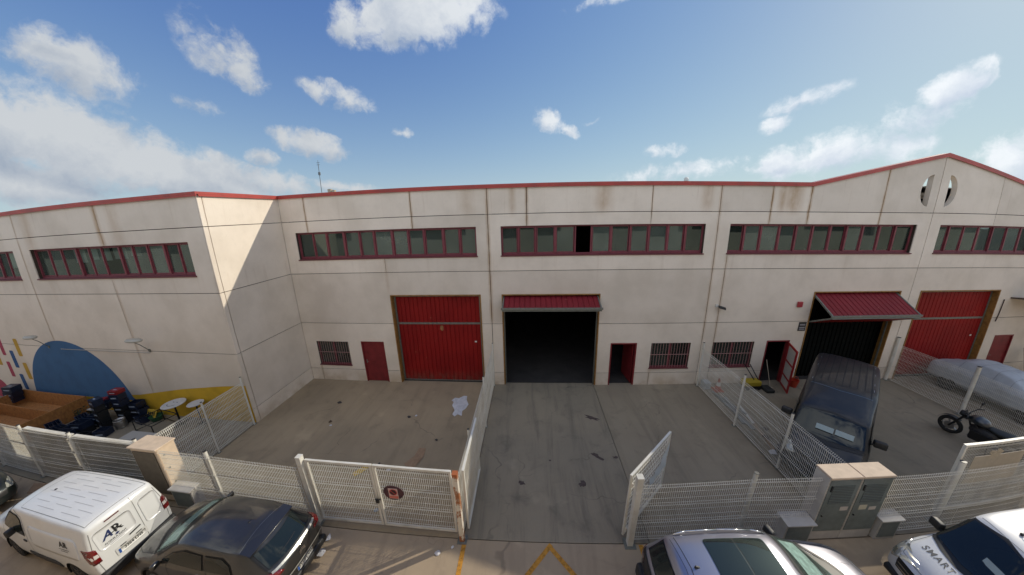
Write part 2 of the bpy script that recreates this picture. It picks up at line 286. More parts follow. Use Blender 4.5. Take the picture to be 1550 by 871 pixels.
# ------------------------------------------------------------ object helpers
def tag(o, label=None, cat=None, group=None, kind=None):
    if label: o['label'] = label
    if cat: o['category'] = cat
    if group: o['group'] = group
    if kind: o['kind'] = kind
    return o
def thing(name, label, cat, loc=(0, 0, 0), rz=0., group=None):
    o = bpy.data.objects.new(name, None); COL.objects.link(o); o.empty_display_size = .3
    o.location = loc; o.rotation_euler = (0, 0, rz); tag(o, label, cat, group)
    o['_m'] = 1
    return o
def wmat(o):
    m = Matrix.Identity(4)
    while o is not None:
        m = (Matrix.Translation(o.location) @ o.rotation_euler.to_matrix().to_4x4()) @ m; o = o.parent
    return m
class MB:
    def __init__(s): s.v = []; s.f = []; s.smooth = False
    def add(s, vs, fs):
        b = len(s.v); s.v += [Vector(v) for v in vs]; s.f += [tuple(b + i for i in f) for f in fs]; return s
    def box(s, x0, x1, y0, y1, z0, z1):
        if x0 > x1: x0, x1 = x1, x0
        if y0 > y1: y0, y1 = y1, y0
        if z0 > z1: z0, z1 = z1, z0
        return s.add([(x0, y0, z0), (x1, y0, z0), (x1, y1, z0), (x0, y1, z0), (x0, y0, z1), (x1, y0, z1), (x1, y1, z1), (x0, y1, z1)],
                     [(0, 3, 2, 1), (4, 5, 6, 7), (0, 1, 5, 4), (1, 2, 6, 5), (2, 3, 7, 6), (3, 0, 4, 7)])
    def obox(s, c, ax, ay, az):
        c, ax, ay, az = map(Vector, (c, ax, ay, az)); P = []
        for k in (-1, 1):
            for a, b in ((-1, -1), (1, -1), (1, 1), (-1, 1)): P.append(c + ax * a + ay * b + az * k)
        return s.add(P, [(0, 3, 2, 1), (4, 5, 6, 7), (0, 1, 5, 4), (1, 2, 6, 5), (2, 3, 7, 6), (3, 0, 4, 7)])
    def rod(s, p0, p1, r, n=8, r1=None, cap=True):
        p0, p1 = Vector(p0), Vector(p1); d = (p1 - p0).normalized()
        a = d.orthogonal().normalized(); b = d.cross(a); r1 = r if r1 is None else r1; P = []
        for p, q in ((p0, r), (p1, r1)):
            for i in range(n):
                t = 2 * pi * (i + .5) / n; P.append(p + (a * cos(t) + b * sin(t)) * q)
        F = [(i, (i + 1) % n, n + (i + 1) % n, n + i) for i in range(n)]
        if cap: F += [tuple(range(n - 1, -1, -1)), tuple(range(n, 2 * n))]
        return s.add(P, F)
    def path(s, pts, r, n=6):
        for a, b in zip(pts, pts[1:]): s.rod(a, b, r, n)
        return s
    def bar(s, p0, p1, w, h, up=(0, 0, 1)):
        p0, p1 = Vector(p0), Vector(p1); d = p1 - p0; m = (p0 + p1) / 2; dn = d.normalized(); upv = Vector(up)
        if abs(dn.dot(upv)) > .98: upv = Vector((0, 1, 0))
        sd = dn.cross(upv).normalized(); u = sd.cross(dn)
        return s.obox(m, d / 2, sd * w / 2, u * h / 2)
    def quad(s, a, b, c, d): return s.add([a, b, c, d], [(0, 1, 2, 3)])
    def lathe(s, prof, c=(0, 0, 0), n=20, axis='z'):
        c = Vector(c); P = []; F = []
        for (r, h) in prof:
            for i in range(n):
                t = 2 * pi * i / n
                q = (r * cos(t), r * sin(t), h)
                if axis == 'y': q = (r * cos(t), h, r * sin(t))
                if axis == 'x': q = (h, r * cos(t), r * sin(t))
                P.append(c + Vector(q))
        for k in range(len(prof) - 1):
            for i in range(n): F.append((k * n + i, k * n + (i + 1) % n, (k + 1) * n + (i + 1) % n, (k + 1) * n + i))
        F.append(tuple(range(n - 1, -1, -1))); b = (len(prof) - 1) * n; F.append(tuple(range(b, b + n)))
        return s.add(P, F)
    def prism(s, pts, axis, a0, a1):
        """extrude a 2D polygon; axis 'y': pts are (x,z); 'x': (y,z); 'z': (x,y)"""
        def q(p, h): return {'y': (p[0], h, p[1]), 'x': (h, p[0], p[1]), 'z': (p[0], p[1], h)}[axis]
        n = len(pts); P = [q(p, a0) for p in pts] + [q(p, a1) for p in pts]
        return s.add(P, [tuple(range(n)), tuple(range(2 * n - 1, n - 1, -1))] + [(i, (i + 1) % n, n + (i + 1) % n, n + i) for i in range(n)])
    def build(s, name, m, parent=None, world=True, smooth=False, bevel=0., label=None, kind=None, fix=True, seg=1):
        me = bpy.data.meshes.new(name)
        vs = s.v
        if parent is not None and world:
            inv = wmat(parent).inverted(); vs = [inv @ v for v in vs]
        me.from_pydata([tuple(v) for v in vs], [], s.f)
        if fix:
            b = bmesh.new(); b.from_mesh(me); bmesh.ops.recalc_face_normals(b, faces=b.faces); b.to_mesh(me); b.free()
        o = bpy.data.objects.new(name, me); COL.objects.link(o)
        if m is not None: me.materials.append(m)
        if parent is not None: o.parent = parent
        if smooth:
            for p in me.polygons: p.use_smooth = True
        if bevel:
            md = o.modifiers.new('bevel', 'BEVEL'); md.width = bevel; md.segments = seg; md.limit_method = 'ANGLE'
        tag(o, label=label, kind=kind)
        return o
def islands(mb):
    par = list(range(len(mb.v)))
    def fd(a):
        while par[a] != a: par[a] = par[par[a]]; a = par[a]
        return a
    for f in mb.f:
        for q in f[1:]: par[fd(q)] = fd(f[0])
    gr = {}
    for f in mb.f: gr.setdefault(fd(f[0]), []).append(f)
    out = []
    for fs in gr.values():
        ids = sorted({q for f in fs for q in f}); mp_ = {q: i for i, q in enumerate(ids)}; n = MB(); n.v = [mb.v[q] for q in ids]; n.f = [tuple(mp_[q] for q in f) for f in fs]; out.append(n)
    return out
def build_all(mb, name, m, root, **k):
    for q in islands(mb): q.build(name, m, root, **k)
def single(mb, name, m, label, cat, loc=None, group=None, **k):
    """a thing that is one mesh: origin at its base"""
    if loc is None:
        loc = (sum(v.x for v in mb.v) / len(mb.v), sum(v.y for v in mb.v) / len(mb.v), min(v.z for v in mb.v))
    lo = Vector(loc)
    for i, v in enumerate(mb.v): mb.v[i] = v - lo
    o = mb.build(name, m, **k); o.location = lo; return tag(o, label, cat, group)
def copy_thing(src, loc, rz=None, label=None):
    def cp(o, par):
        c = o.copy(); COL.objects.link(c); c.parent = par
        for ch in [x for x in ALLCH.get(o.name, [])] or [x for x in o.children]: cp(ch, c)
        return c
    r = cp(src, None); r.location = loc
    if rz is not None: r.rotation_euler = (0, 0, rz)
    if label: r['label'] = label
    return r
ALLCH = {}
# ============================================================ GROUND
def ground_mat(name, c1, c2, dark, seed, rough=.85, streak=.45):
    w = NT(name, rough)
    o = w.vec(1, 1, 1, seed * 7.3, seed * 3.1, 0)
    c = w.mix(w.ss(w.noise(.32, o, 6, .6), .35, .68), c1, c2)
    c = w.mix(w.M('MULTIPLY', w.ss(w.noise(1.3, o, 6, .65, .6), .5, .78), .55), c, dark)
    # tyre-scrubbed streaks running towards the street
    st = w.noise(1.0, w.vec(2.2, .22, 1, seed, seed, 0), 6, .65, .4)
    c = w.mix(w.M('MULTIPLY', w.ss(st, .46, .74), streak), c, dark)
    c = w.mix(w.M('MULTIPLY', w.ss(w.noise(11, o, 5, .7), .55, .8), .3), c, tuple(a * .62 for a in c1))
    c = w.mix(w.M('MULTIPLY', w.ss(w.noise(.9, w.vec(1, 1, 1, 3, seed, 5), 4, .5), .62, .75), .35), c, tuple(min(1, a * 1.45) for a in c1))
    # oil blots
    vo = w.n('ShaderNodeTexVoronoi'); vo.inputs['Scale'].default_value = .8; w.l(w.vec(1, 1, 1, seed, seed * 2, 0), vo.inputs['Vector'])
    vd = w.M('MULTIPLY_ADD', w.noise(6), .22, vo.outputs['Distance'])
    c = w.mix(w.M('MULTIPLY', w.M('SUBTRACT', 1.0, w.ss(vd, .08, .16)), .35), c, (.07, .055, .05))
    # hairline cracks
    vc = w.n('ShaderNodeTexVoronoi', feature='DISTANCE_TO_EDGE'); vc.inputs['Scale'].default_value = .33
    wv = w.n('ShaderNodeVectorMath', operation='MULTIPLY_ADD'); nn = w.n('ShaderNodeTexNoise'); nn.inputs['Scale'].default_value = 1.6; w.l(w.g.outputs['Position'], nn.inputs['Vector']); w.l(nn.outputs['Color'], wv.inputs[0]); wv.inputs[1].default_value = (.9, .9, 0); w.l(o, wv.inputs[2]); w.l(wv.outputs[0], vc.inputs['Vector'])
    cr = w.M('MULTIPLY', w.M('SUBTRACT', 1.0, w.ss(vc.outputs['Distance'], .001, .006)), w.ss(w.noise(.5, o), .45, .6))
    c = w.mix(w.M('MULTIPLY', cr, .35), c, (.035, .03, .028))
    w.bump(w.noise(22, o, 6, .7), .25, .01)
    return w.out(c)
MG_Y1 = ground_mat('yard_concrete_brown', (0.376, 0.291, 0.184), (0.312, 0.244, 0.157), (0.201, 0.156, 0.101), 1)
MG_Y2 = ground_mat('yard_concrete_grey', (0.308, 0.259, 0.184), (0.249, 0.214, 0.157), (0.128, 0.112, 0.087), 2, streak=.7)
MG_Y2B = ground_mat('yard_concrete_grey_b', (0.301, 0.252, 0.178), (0.258, 0.214, 0.153), (0.158, 0.133, 0.095), 5)
MG_Y3 = ground_mat('yard_concrete_dark', (0.289, 0.242, 0.172), (0.234, 0.201, 0.146), (0.148, 0.128, 0.093), 3)
MG_ST = ground_mat('street_concrete', (0.457, 0.348, 0.235), (0.382, 0.296, 0.201), (0.259, 0.200, 0.141), 4)
def sheet(name, x0, x1, y0, y1, z, m, thick=None):
    b = MB()
    if thick: b.box(x0, x1, y0, y1, z - thick, z)
    else: b.quad((x0, y0, z), (x1, y0, z), (x1, y1, z), (x0, y1, z))
    return tag(b.build(name, m), kind='structure')
sheet('ground', -400, 400, -400, 400, -.03, mat('far_ground', (.17, .15, .125), .95, noise_amt=.3, nscale=.1))
sheet('street_pavement', -60, 60, -60, -7.145, 0, MG_ST, .028)
JX = .022
sheet('yard_slab', -60, -11.25, -7.145 + JX, -3.3, 0, MG_Y3, .028)
sheet('yard_slab', -11.25 + JX, -1.74, -7.145 + JX, .15, 0, MG_Y1, .028)
sheet('yard_slab', -1.74 + JX, 2.93, -7.145 + JX, .15, 0, MG_Y2, .028)
sheet('yard_slab', 2.93 + JX, 7.8, -7.145 + JX, .15, 0, MG_Y2B, .028)
sheet('yard_slab', 7.8 + JX, 17.45, -7.145 + JX, .15, 0, MG_Y3, .028)
sheet('yard_slab', 17.45 + JX, 60, -7.145 + JX, .15, 0, MG_Y3, .028)
# road paint
def paintmat(name, col):
    w = NT(name, .7)
    c = w.mix(w.ss(w.noise(9, None, 6, .7), .45, .62), col, tuple(a * .55 for a in col))
    return w.out(c)
M_YEL = paintmat('yellow_road_paint', (.58, .27, .03))
mk = MB()
def stripe(a, b, w=.11):
    a, b = Vector((*a, .005)), Vector((*b, .005)); d = (b - a).normalized(); n = Vector((-d.y, d.x, 0)) * w / 2
    mk.quad(a - n, b - n, b + n, a + n)
stripe((-1.68, -7.16), (-1.66, -12.5)); tag(mk.build('road_marking', M_YEL), kind='structure'); mk = MB()
stripe((.49, -7.18), (-3.2, -11.6)); mk2 = mk; mk = MB(); stripe((.47, -7.26), (4.2, -11.6))
tag(mk2.build('road_marking', M_YEL), kind='structure')
for v in mk.v: v.z = .009
tag(mk.build('road_marking', M_YEL), kind='structure')
mk = MB(); stripe((2.70, -7.16), (2.72, -12.5)); tag(mk.build('road_marking', M_YEL), kind='structure')

# ============================================================ BUILDINGS
def grid_slab(b, u0, u1, z0, z1, holes, d0, d1, mp, prof=None):
    us = sorted({u0, u1, *[h[0] for h in holes], *[h[1] for h in holes], *([p[0] for p in prof] if prof else [])}); us = [u for u in us if u0 - 1e-6 <= u <= u1 + 1e-6]
    zs = sorted({z0, z1, *[h[2] for h in holes], *[h[3] for h in holes]}); zs = [z for z in zs if z0 - 1e-6 <= z <= z1 + 1e-6]
    def solid(i, j):
        if i < 0 or j < 0 or i >= len(us) - 1 or j >= len(zs) - 1: return False
        cu, cz = (us[i] + us[i + 1]) / 2, (zs[j] + zs[j + 1]) / 2
        return not any(h[0] < cu < h[1] and h[2] < cz < h[3] for h in holes)
    def tz(u, z):
        if prof and abs(z - z1) < 1e-6:
            for (a, za), (c, zc) in zip(prof, prof[1:]):
                if a - 1e-6 <= u <= c + 1e-6: return za + (zc - za) * (u - a) / (c - a)
        return z
    vd = {}
    def V(i, j, k):
        key = (i, j, k)
        if key not in vd:
            b.v.append(Vector(mp(us[i], (d0, d1)[k], tz(us[i], zs[j])))); vd[key] = len(b.v) - 1
        return vd[key]
    for i in range(len(us) - 1):
        for j in range(len(zs) - 1):
            if not solid(i, j): continue
            b.f.append((V(i, j, 0), V(i + 1, j, 0), V(i + 1, j + 1, 0), V(i, j + 1, 0)))
            b.f.append((V(i, j, 1), V(i, j + 1, 1), V(i + 1, j + 1, 1), V(i + 1, j, 1)))
            if not solid(i - 1, j): b.f.append((V(i, j, 0), V(i, j + 1, 0), V(i, j + 1, 1), V(i, j, 1)))
            if not solid(i + 1, j): b.f.append((V(i + 1, j, 0), V(i + 1, j, 1), V(i + 1, j + 1, 1), V(i + 1, j + 1, 0)))
            if not solid(i, j - 1): b.f.append((V(i, j, 0), V(i, j, 1), V(i + 1, j, 1), V(i + 1, j, 0)))
            if not solid(i, j + 1): b.f.append((V(i, j + 1, 0), V(i + 1, j + 1, 0), V(i + 1, j + 1, 1), V(i, j + 1, 1)))
    return b
G = .0125   # half joint width
ROWS = [(0, .63), (.63, 3.087), (3.087, 5.52), (5.52, 7.907)]
TOP = 9.0
def facade(root, mp, u0, u1, holes, splits, m, prof=None, toprow=True, wh=None):
    """panels row by row over a core wall; splits: {row: [u,...]}, slits: short joints above a window"""
    for r, (za, zb) in enumerate(ROWS):
        cuts = [u0] + splits.get(r, []) + [u1]
        for a, c in zip(cuts, cuts[1:]):
            hs = [(h[0], h[1], max(h[2], za - 1), min(h[3], zb + 1)) for h in holes if h[3] > za and h[2] < zb and h[1] > a and h[0] < c]
            hs = [(max(h[0], a), min(h[1], c), h[2] if h[2] > za else za, h[3] if h[3] < zb else zb) for h in hs]
            if r == 3:
                for u in splits.get('slit', []):
                    if a < u < c: hs.append((u - G * .8, u + G * .8, wh[1], zb - G))
                for u in splits.get('slitlow', []):
                    if a < u < c: hs.append((u - G * .8, u + G * .8, za + G, wh[0]))
            hs = [(h[0] if h[0] > a + .001 else a + G, h[1] if h[1] < c - .001 else c - G, h[2] if h[2] > za + .001 else (za + G if za > 0 else 0), h[3] if h[3] < zb - .001 else zb - G) for h in hs]
            b = grid_slab(MB(), a + G, c - G, za + (G if za > 0 else 0), zb - G, hs, 0, .034, mp)
            build_all(b, 'wall_panel', m, root)
    # core
    b = grid_slab(MB(), u0, u1, 0, ROWS[-1][1], holes, .037, .24, mp); build_all(b, 'core_wall', M_CORE, root)
def front(yf): return lambda u, d, z: (u, yf + d, z)
YM = 0.0; YW = -3.44; XC = -11.21
def coping(root, pts, yf, mpx=None, lab=None):
    for (a, za), (c, zc) in zip(pts, pts[1:]):
        b = MB(); b.prism([(a, za), (c, zc), (c, zc + .085), (a, za + .085)], 'y', yf - .07, yf + .30)
        b.build('coping', M_COP, root)
        b = MB(); b.prism([(a, za - .07), (c, zc - .07), (c, zc - .002), (a, za - .002)], 'y', yf - .068, yf - .04)
        b.build('coping_lip', M_COP, root)
def band_window(root, xs, z0, z1, yf, open_i=None, pale=(), seed=0, thick=(0,)):
    rnd = random.Random(seed)
    x0, x1 = xs[0], xs[-1]; yo = yf + .13
    fr = MB(); t = .06
    fr.box(x0, x1, yo, yo + .08, z1 - t, z1 - .001); fr.box(x0, x0 + t, yo + .001, yo + .079, z0 + .002, z1 - t); fr.box(x1 - t, x1, yo + .001, yo + .079, z0 + .002, z1 - t)
    fr.box(x0 + t, x1 - t, yo, yo + .08, z0 + .002, z0 + .075)
    w = fr.build('window', M_FRAME, root, bevel=.006)
    sl_ = MB(); sl_.box(x0 - .03, x1 + .03, yf - .05, yf + .128, z0 - .035, z0 + .012); sl_.build('sill', M_SILL, w, bevel=.006)
    for i, (a, c) in enumerate(zip(xs, xs[1:])):
        if i > 0:
            tk = .055 if i % 3 else .085
            mb = MB(); mb.box(a - tk / 2, a + tk / 2, yo - .012, yo + .07, z0 + .075, z1 - t); mb.build('mullion', M_FRAME, w, bevel=.004)
        if i == open_i: continue
        aa, cc = a + .045, c - .045; za, zb = z0 + .08, z1 - t - .003; yy = yo + (.018 if i % 3 else .045); e = .03
        s_ = MB(); s_.box(aa, cc, yy, yy + .025, zb - e, zb); s_.box(aa, cc, yy, yy + .025, za, za + e + .01); s_.box(aa, aa + e, yy + .001, yy + .024, za + e + .01, zb - e); s_.box(cc - e, cc, yy + .001, yy + .024, za + e + .01, zb - e)
        s_.build('sash', M_FRAME, w)
        g_ = MB(); k = rnd.uniform(-.010, .010); k2 = rnd.uniform(-.008, .008)
        g_.add([(aa + e, yy + .012 - k - k2, za + e), (cc - e, yy + .012 + k - k2, za + e), (cc - e, yy + .012 + k + k2, zb - e), (aa + e, yy + .012 - k + k2, zb - e)], [(0, 1, 2, 3)])
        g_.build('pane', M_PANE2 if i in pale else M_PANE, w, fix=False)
    return w
def bar_window(root, x0, x1, z0, z1, yf, label=None):
    yo = yf + .10; t = .055; fr = MB()
    fr.box(x0, x1, yo, yo + .07, z1 - t, z1 - .001); fr.box(x0, x0 + t, yo + .001, yo + .069, z0 + t, z1 - t); fr.box(x1 - t, x1, yo + .001, yo + .069, z0 + t, z1 - t); fr.box(x0, x1, yo, yo + .07, z0 + .001, z0 + t)
    xm = (x0 + x1) / 2; fr.box(xm - .04, xm + .04, yo - .005, yo + .068, z0 + t, z1 - t)
    w = fr.build('window', M_FRAME, root, bevel=.005, label=label)
    s_ = MB(); s_.box(x0 - .02, x1 + .02, yf - .045, yf + .098, z0 - .03, z0 + .012); s_.build('sill', M_SILL, w, bevel=.005)
    for a, c in ((x0 + t, xm - .04), (xm + .04, x1 - t)):
        g_ = MB(); g_.quad((a, yo + .04, z0 + t), (c, yo + .04, z0 + t), (c, yo + .04, z1 - t), (a, yo + .04, z1 - t)); g_.build('pane', M_PANE2, w, fix=False)
    n = 14
    for i in range(n):
        x = x0 + .07 + (x1 - x0 - .14) * i / (n - 1)
        b = MB(); b.rod((x, yf + .05, z0 + .014), (x, yf + .05, z1 - .003), .009, 6); b.build('bar', M_BAR, w)
    b = MB(); b.box(x0 + .005, x1 - .005, yf + .036, yf + .05, z0 + (z1 - z0) * .52, z0 + (z1 - z0) * .52 + .025); b.build('cross_bar', M_BAR, w)
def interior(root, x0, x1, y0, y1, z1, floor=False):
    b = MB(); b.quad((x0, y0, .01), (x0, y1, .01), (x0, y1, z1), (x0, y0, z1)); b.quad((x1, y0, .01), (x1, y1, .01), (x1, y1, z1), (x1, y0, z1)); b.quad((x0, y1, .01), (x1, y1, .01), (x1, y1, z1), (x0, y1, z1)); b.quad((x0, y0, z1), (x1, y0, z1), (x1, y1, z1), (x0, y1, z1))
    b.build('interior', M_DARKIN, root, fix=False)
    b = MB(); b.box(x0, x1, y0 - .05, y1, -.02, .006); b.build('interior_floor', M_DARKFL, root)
def ribbed(x0, x1, z0, z1, y, pitch=.205, depth=.022, gap=.018):
    """vertical ribbed sheet: broad flats with narrow recessed grooves"""
    b = MB(); n = max(1, round((x1 - x0) / pitch)); p = (x1 - x0) / n
    for i in range(n):
        a = x0 + i * p; c = a + p
        P = [(a, depth), (a + gap, depth), (a + gap + .012, 0), (c - .006, 0), (c, depth)]
        for (u, d), (u2, d2) in zip(P, P[1:]):
            b.quad((u, y + d, z0), (u2, y + d2, z0), (u2, y + d2, z1), (u, y + d, z1))
    return b
def gate_frame(root, x0, x1, z1, yf):
    b = MB(); b.box(x0, x0 + .05, yf - .025, yf + .30, .0, z1); b.box(x1 - .05, x1, yf - .025, yf + .30, .0, z1); b.box(x0 + .05, x1 - .05, yf - .024, yf + .299, z1 - .05, z1)
    return b.build('gate_frame', M_OCHRE, root, bevel=.004)
def closed_gate(root, x0, x1, z1, yf, stain=False, tagx=None):
    gate_frame(root, x0, x1, z1, yf)
    a, c = x0 + .06, x1 - .06; y = yf + .235
    g = MB(); e = .07
    g.box(a, a + e, y - .02, y + .05, .02, z1 - .06); g.box(c - e, c, y - .02, y + .05, .02, z1 - .06)
    g.box(a + e, c - e, y - .019, y + .049, 2.985, 3.075); g.box(a + e, c - e, y - .019, y + .049, z1 - .14, z1 - .06); g.box(a + e, c - e, y - .019, y + .049, .02, .07)
    gt = g.build('gate', M_STEEL, root)
    ribbed(a + e, c - e, 3.075, z1 - .14, y).build('upper_leaf', M_RED, gt, fix=False)
    ribbed(a + e, c - e, .07, 2.985, y).build('lower_leaf', M_RED, gt, fix=False)
    if tagx:
        b = MB(); b.box(tagx, tagx + .10, y - .012, y - .004, 2.08, 2.15); b.build('name_plate', M_WHITE, gt)
    if stain:
        b = MB(); pts = []
        for i in range(22):
            t = 2 * pi * i / 22; rr = .08 + .05 * random.random(); pts.append((-4.15 + rr * cos(t) * .9, 2.80 + rr * sin(t) * 1.25))
        b.prism(pts, 'y', y - .004, y - .002); b.build('paint_scrape', mat('worn_ochre', (.42, .19, .07), .7, noise_amt=.6, nscale=20), gt)
def slab_door(root, x0, x1, z1, yf, handle_side=-1):
    fr = MB(); t = .06; fr.box(x0, x0 + t, yf - .01, yf + .12, 0, z1); fr.box(x1 - t, x1, yf - .01, yf + .12, 0, z1); fr.box(x0 + t, x1 - t, yf - .009, yf + .119, z1 - t, z1)
    f = fr.build('door_frame', M_DOOR, root, bevel=.004)
    d = MB(); d.box(x0 + t, x1 - t, yf + .05, yf + .09, .015, z1 - t - .003); dd = d.build('door', M_DOOR, root, bevel=.004)
    hx = x0 + .14 if handle_side < 0 else x1 - .14
    h = MB(); h.box(hx - .02, hx + .02, yf + .035, yf + .049, 1.0, 1.18); h.rod((hx, yf + .01, 1.09), (hx + .11 * -handle_side * 1, yf + .01, 1.09), .009); h.rod((hx, yf + .04, 1.09), (hx, yf + .01, 1.09), .009)
    h.build('handle', M_STEEL, dd)
def shell(root, x0, x1, yf, yb, zr, prof=None):
    """side and back walls and a roof sheet behind the parapet"""
    b = MB(); b.box(x0 + .01, x0 + .16, yf + .24, yb, 0, zr - .05); b.box(x1 - .16, x1 - .01, yf + .24, yb, 0, zr - .05); b.box(x0 + .16, x1 - .16, yb - .2, yb, 0, zr - .05)
    b.build('rear_wall', MWS, root)
M_ROOF = mat('roof_sheet', (.42, .43, .42), .5, .3, noise_amt=.2, nscale=2)
def flat_roof(root, x0, x1, yf, yb, z):
    b = MB(); n = int((x1 - x0) / .5); 
    b.box(x0 + .002, x1 - .002, yf + .30, yb, z - .05, z); b.build('roof', M_ROOF, root)

def half_panels(root, cuts, z0, prof, yf, m, thick=.2, holes=None):
    """top row with a given roof line; holes {index: [loop,...]}"""
    def pz(u):
        for (a, za), (c, zc) in zip(prof, prof[1:]):
            if a - 1e-6 <= u <= c + 1e-6: return za + (zc - za) * (u - a) / (c - a)
        return prof[-1][1]
    for i, (a, c) in enumerate(zip(cuts, cuts[1:])):
        a_, c_ = a + G, c - G
        top = [(u, pz(u)) for u in [c_] + [p[0] for p in reversed(prof) if a_ < p[0] < c_] + [a_]]
        loop = [(a_, z0 + G), (c_, z0 + G)] + top
        loops = [loop] + (holes or {}).get(i, [])
        tri = tessellate_polygon([[Vector((u, z, 0)) for u, z in lp] for lp in loops])
        flat = [p for lp in loops for p in lp]; n = len(flat); b = MB()
        b.add([(u, yf, z) for u, z in flat] + [(u, yf + thick, z) for u, z in flat],
              [tuple(t) for t in tri] + [tuple(n + q for q in reversed(t)) for t in tri])
        base = 0
        for lp in loops:
            k = len(lp)
            b.f += [(base + q, base + (q + 1) % k, n + base + (q + 1) % k, n + base + q) for q in range(k)]
            base += k
        b.build('wall_panel', m, root)
        if i:  # joint filler behind the gap
            f = MB(); f.box(a - .05, a + .05, yf + thick * .25, yf + thick * .4, z0 + .01, pz(a) - .01); 
    # filler strip behind the row joint
    return pz

# ---- unit A (bay 1): closed red gate
def unit(label, x0, x1, wx, cuts, slit, slitlow, holes, splits, prof=None, holes_top=None, wopen=None, pale=(), seed=0, roofz=8.7):
    r = thing('warehouse_unit', label, 'warehouse', ((x0 + x1) / 2, YM, 0), group='attached warehouse units')
    hs = [(wx[0], wx[-1], 6.18, 7.41)] + holes
    sp = dict(splits); sp['slit'] = slit; sp['slitlow'] = slitlow
    facade(r, front(YM), x0, x1, hs, sp, MW, wh=(6.18, 7.41))
    prof = prof or [(x0, TOP), (x1, TOP)]
    half_panels(r, [x0] + cuts + [x1], 7.907, prof, YM, MW, holes=holes_top)
    jf = MB()
    for u in cuts: jf.box(u - .04, u + .04, YM + .205, YM + .23, 7.91, 8.95)
    build_all(jf, 'joint_filler', M_CORE, r)
    coping(r, prof, YM)
    band_window(r, wx, 6.18, 7.41, YM, wopen, pale, seed)
    shell(r, x0, x1, YM, 22, roofz)
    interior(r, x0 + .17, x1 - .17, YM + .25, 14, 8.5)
    return r
def mull(x0, x1, n=11):
    return [x0 + (x1 - x0) * i / n for i in range(n + 1)]
U1 = unit('cream warehouse bay with closed red gate and closed maroon door, in the inner corner', XC, -1.735,
          [-10.6, -9.82, -9.13, -8.28, -7.53, -6.83, -5.99, -5.26, -4.54, -3.70, -2.98, -2.25], [-9.93, -4.98], [-9.93, -4.98], [-6.4],
          [(-10.6, -8.86, .87, 2.13), (-8.18, -7.0, -1, 2.165), (-6.36, -2.19, -1, 4.475)], {0: [-10.57], 2: []}, seed=1, pale=(2,))
flat_roof(U1, XC, -1.735, 0, 22, 8.7)
bar_window(U1, -10.6, -8.86, .87, 2.13, 0); slab_door(U1, -8.18, -7.0, 2.165, 0); closed_gate(U1, -6.36, -2.19, 4.475, 0, stain=True, tagx=-2.62)
U2 = unit('cream warehouse bay with its red gate folded up over a black opening', -1.735, 7.77,
          [-1.21, -.48, .25, 1.07, 1.90, 2.56, 3.38, 4.17, 4.94, 5.75, 6.48, 7.26], [-.12, 4.95], [-.12, 4.95], [],
          [(-1.26, 3.03, -1, 4.475), (3.62, 4.81, -1, 2.15), (5.47, 7.29, .87, 2.13)], {0: [5.5]}, seed=2, wopen=4)
flat_roof(U2, -1.735, 7.77, 0, 22, 8.7)
bar_window(U2, 5.47, 7.29, .87, 2.13, 0); gate_frame(U2, -1.26, 3.03, 4.475, 0)
prof34 = [(7.77, TOP), (11.62, TOP), (17.34, 10.25)]
def arc(cx, cz, bulge, hh, side):
    pts = [(cx, cz - hh)]
    for i in range(1, 12):
        t = -pi / 2 + pi * i / 12; pts.append((cx + side * bulge * cos(t), cz + hh * sin(t)))
    pts.append((cx, cz + hh)); return pts
U3 = unit('cream warehouse bay under the left gable half, its red gate jutting over the blue van', 7.77, 17.34,
          [8.30, 9.03, 9.76, 10.59, 11.34, 12.08, 12.90, 13.65, 14.39, 15.18, 15.92, 16.74], [9.95, 11.62, 14.88], [9.95, 11.62, 14.88], [8.33],
          [(8.32, 10.30, .87, 2.13), (10.88, 12.0, -1, 2.165), (12.64, 16.86, -1, 4.475)], {0: [8.33], 1: [8.33], 2: [8.33]},
          prof=prof34, holes_top={3: [arc(16.95, 8.82, .46, .65, -1)]}, seed=3)
U4 = unit('cream warehouse bay under the right gable half, closed red gate above the covered car', 17.34, 26.9,
          [17.86, 18.55, 19.30, 20.09, 20.90, 21.72, 22.58, 23.3, 24.1, 24.9, 25.6, 26.4], [20.6, 23.1], [20.6, 23.1], [],
          [(17.84, 22.22, -1, 4.475), (22.86, 24.10, -1, 2.165)], {}, prof=[(17.34, 10.25), (23.1, TOP), (26.9, TOP)], holes_top={0: [arc(17.75, 8.82, .46, .65, 1)]}, seed=4)
bar_window(U3, 8.32, 10.30, .87, 2.13, 0); gate_frame(U3, 12.64, 16.86, 4.475, 0)
closed_gate(U4, 17.84, 22.22, 4.475, 0, tagx=21.7); slab_door(U4, 22.86, 24.10, 2.165, 0)
b = MB(); b.prism([(7.78, 8.55), (11.62, 8.60), (17.33, 9.02), (17.33, 9.06), (11.62, 8.64), (7.78, 8.60)], 'y', .3, 22); b.build('roof', M_ROOF, U3)
b = MB(); b.prism([(17.35, 9.02), (23.1, 8.60), (26.9, 8.55), (26.9, 8.60), (23.1, 8.64), (17.35, 9.06)], 'y', .3, 22); b.build('roof', M_ROOF, U4)

b = MB(); b.box(16.0, 17.32, .9, 1.0, 7.95, 8.80); b.build('roof_backing', MWS, U3); b = MB(); b.box(17.36, 18.7, .9, 1.0, 7.95, 8.80); b.build('roof_backing', MWS, U4)  # added walls stand in for the roof, covering the dark gap behind the crescents
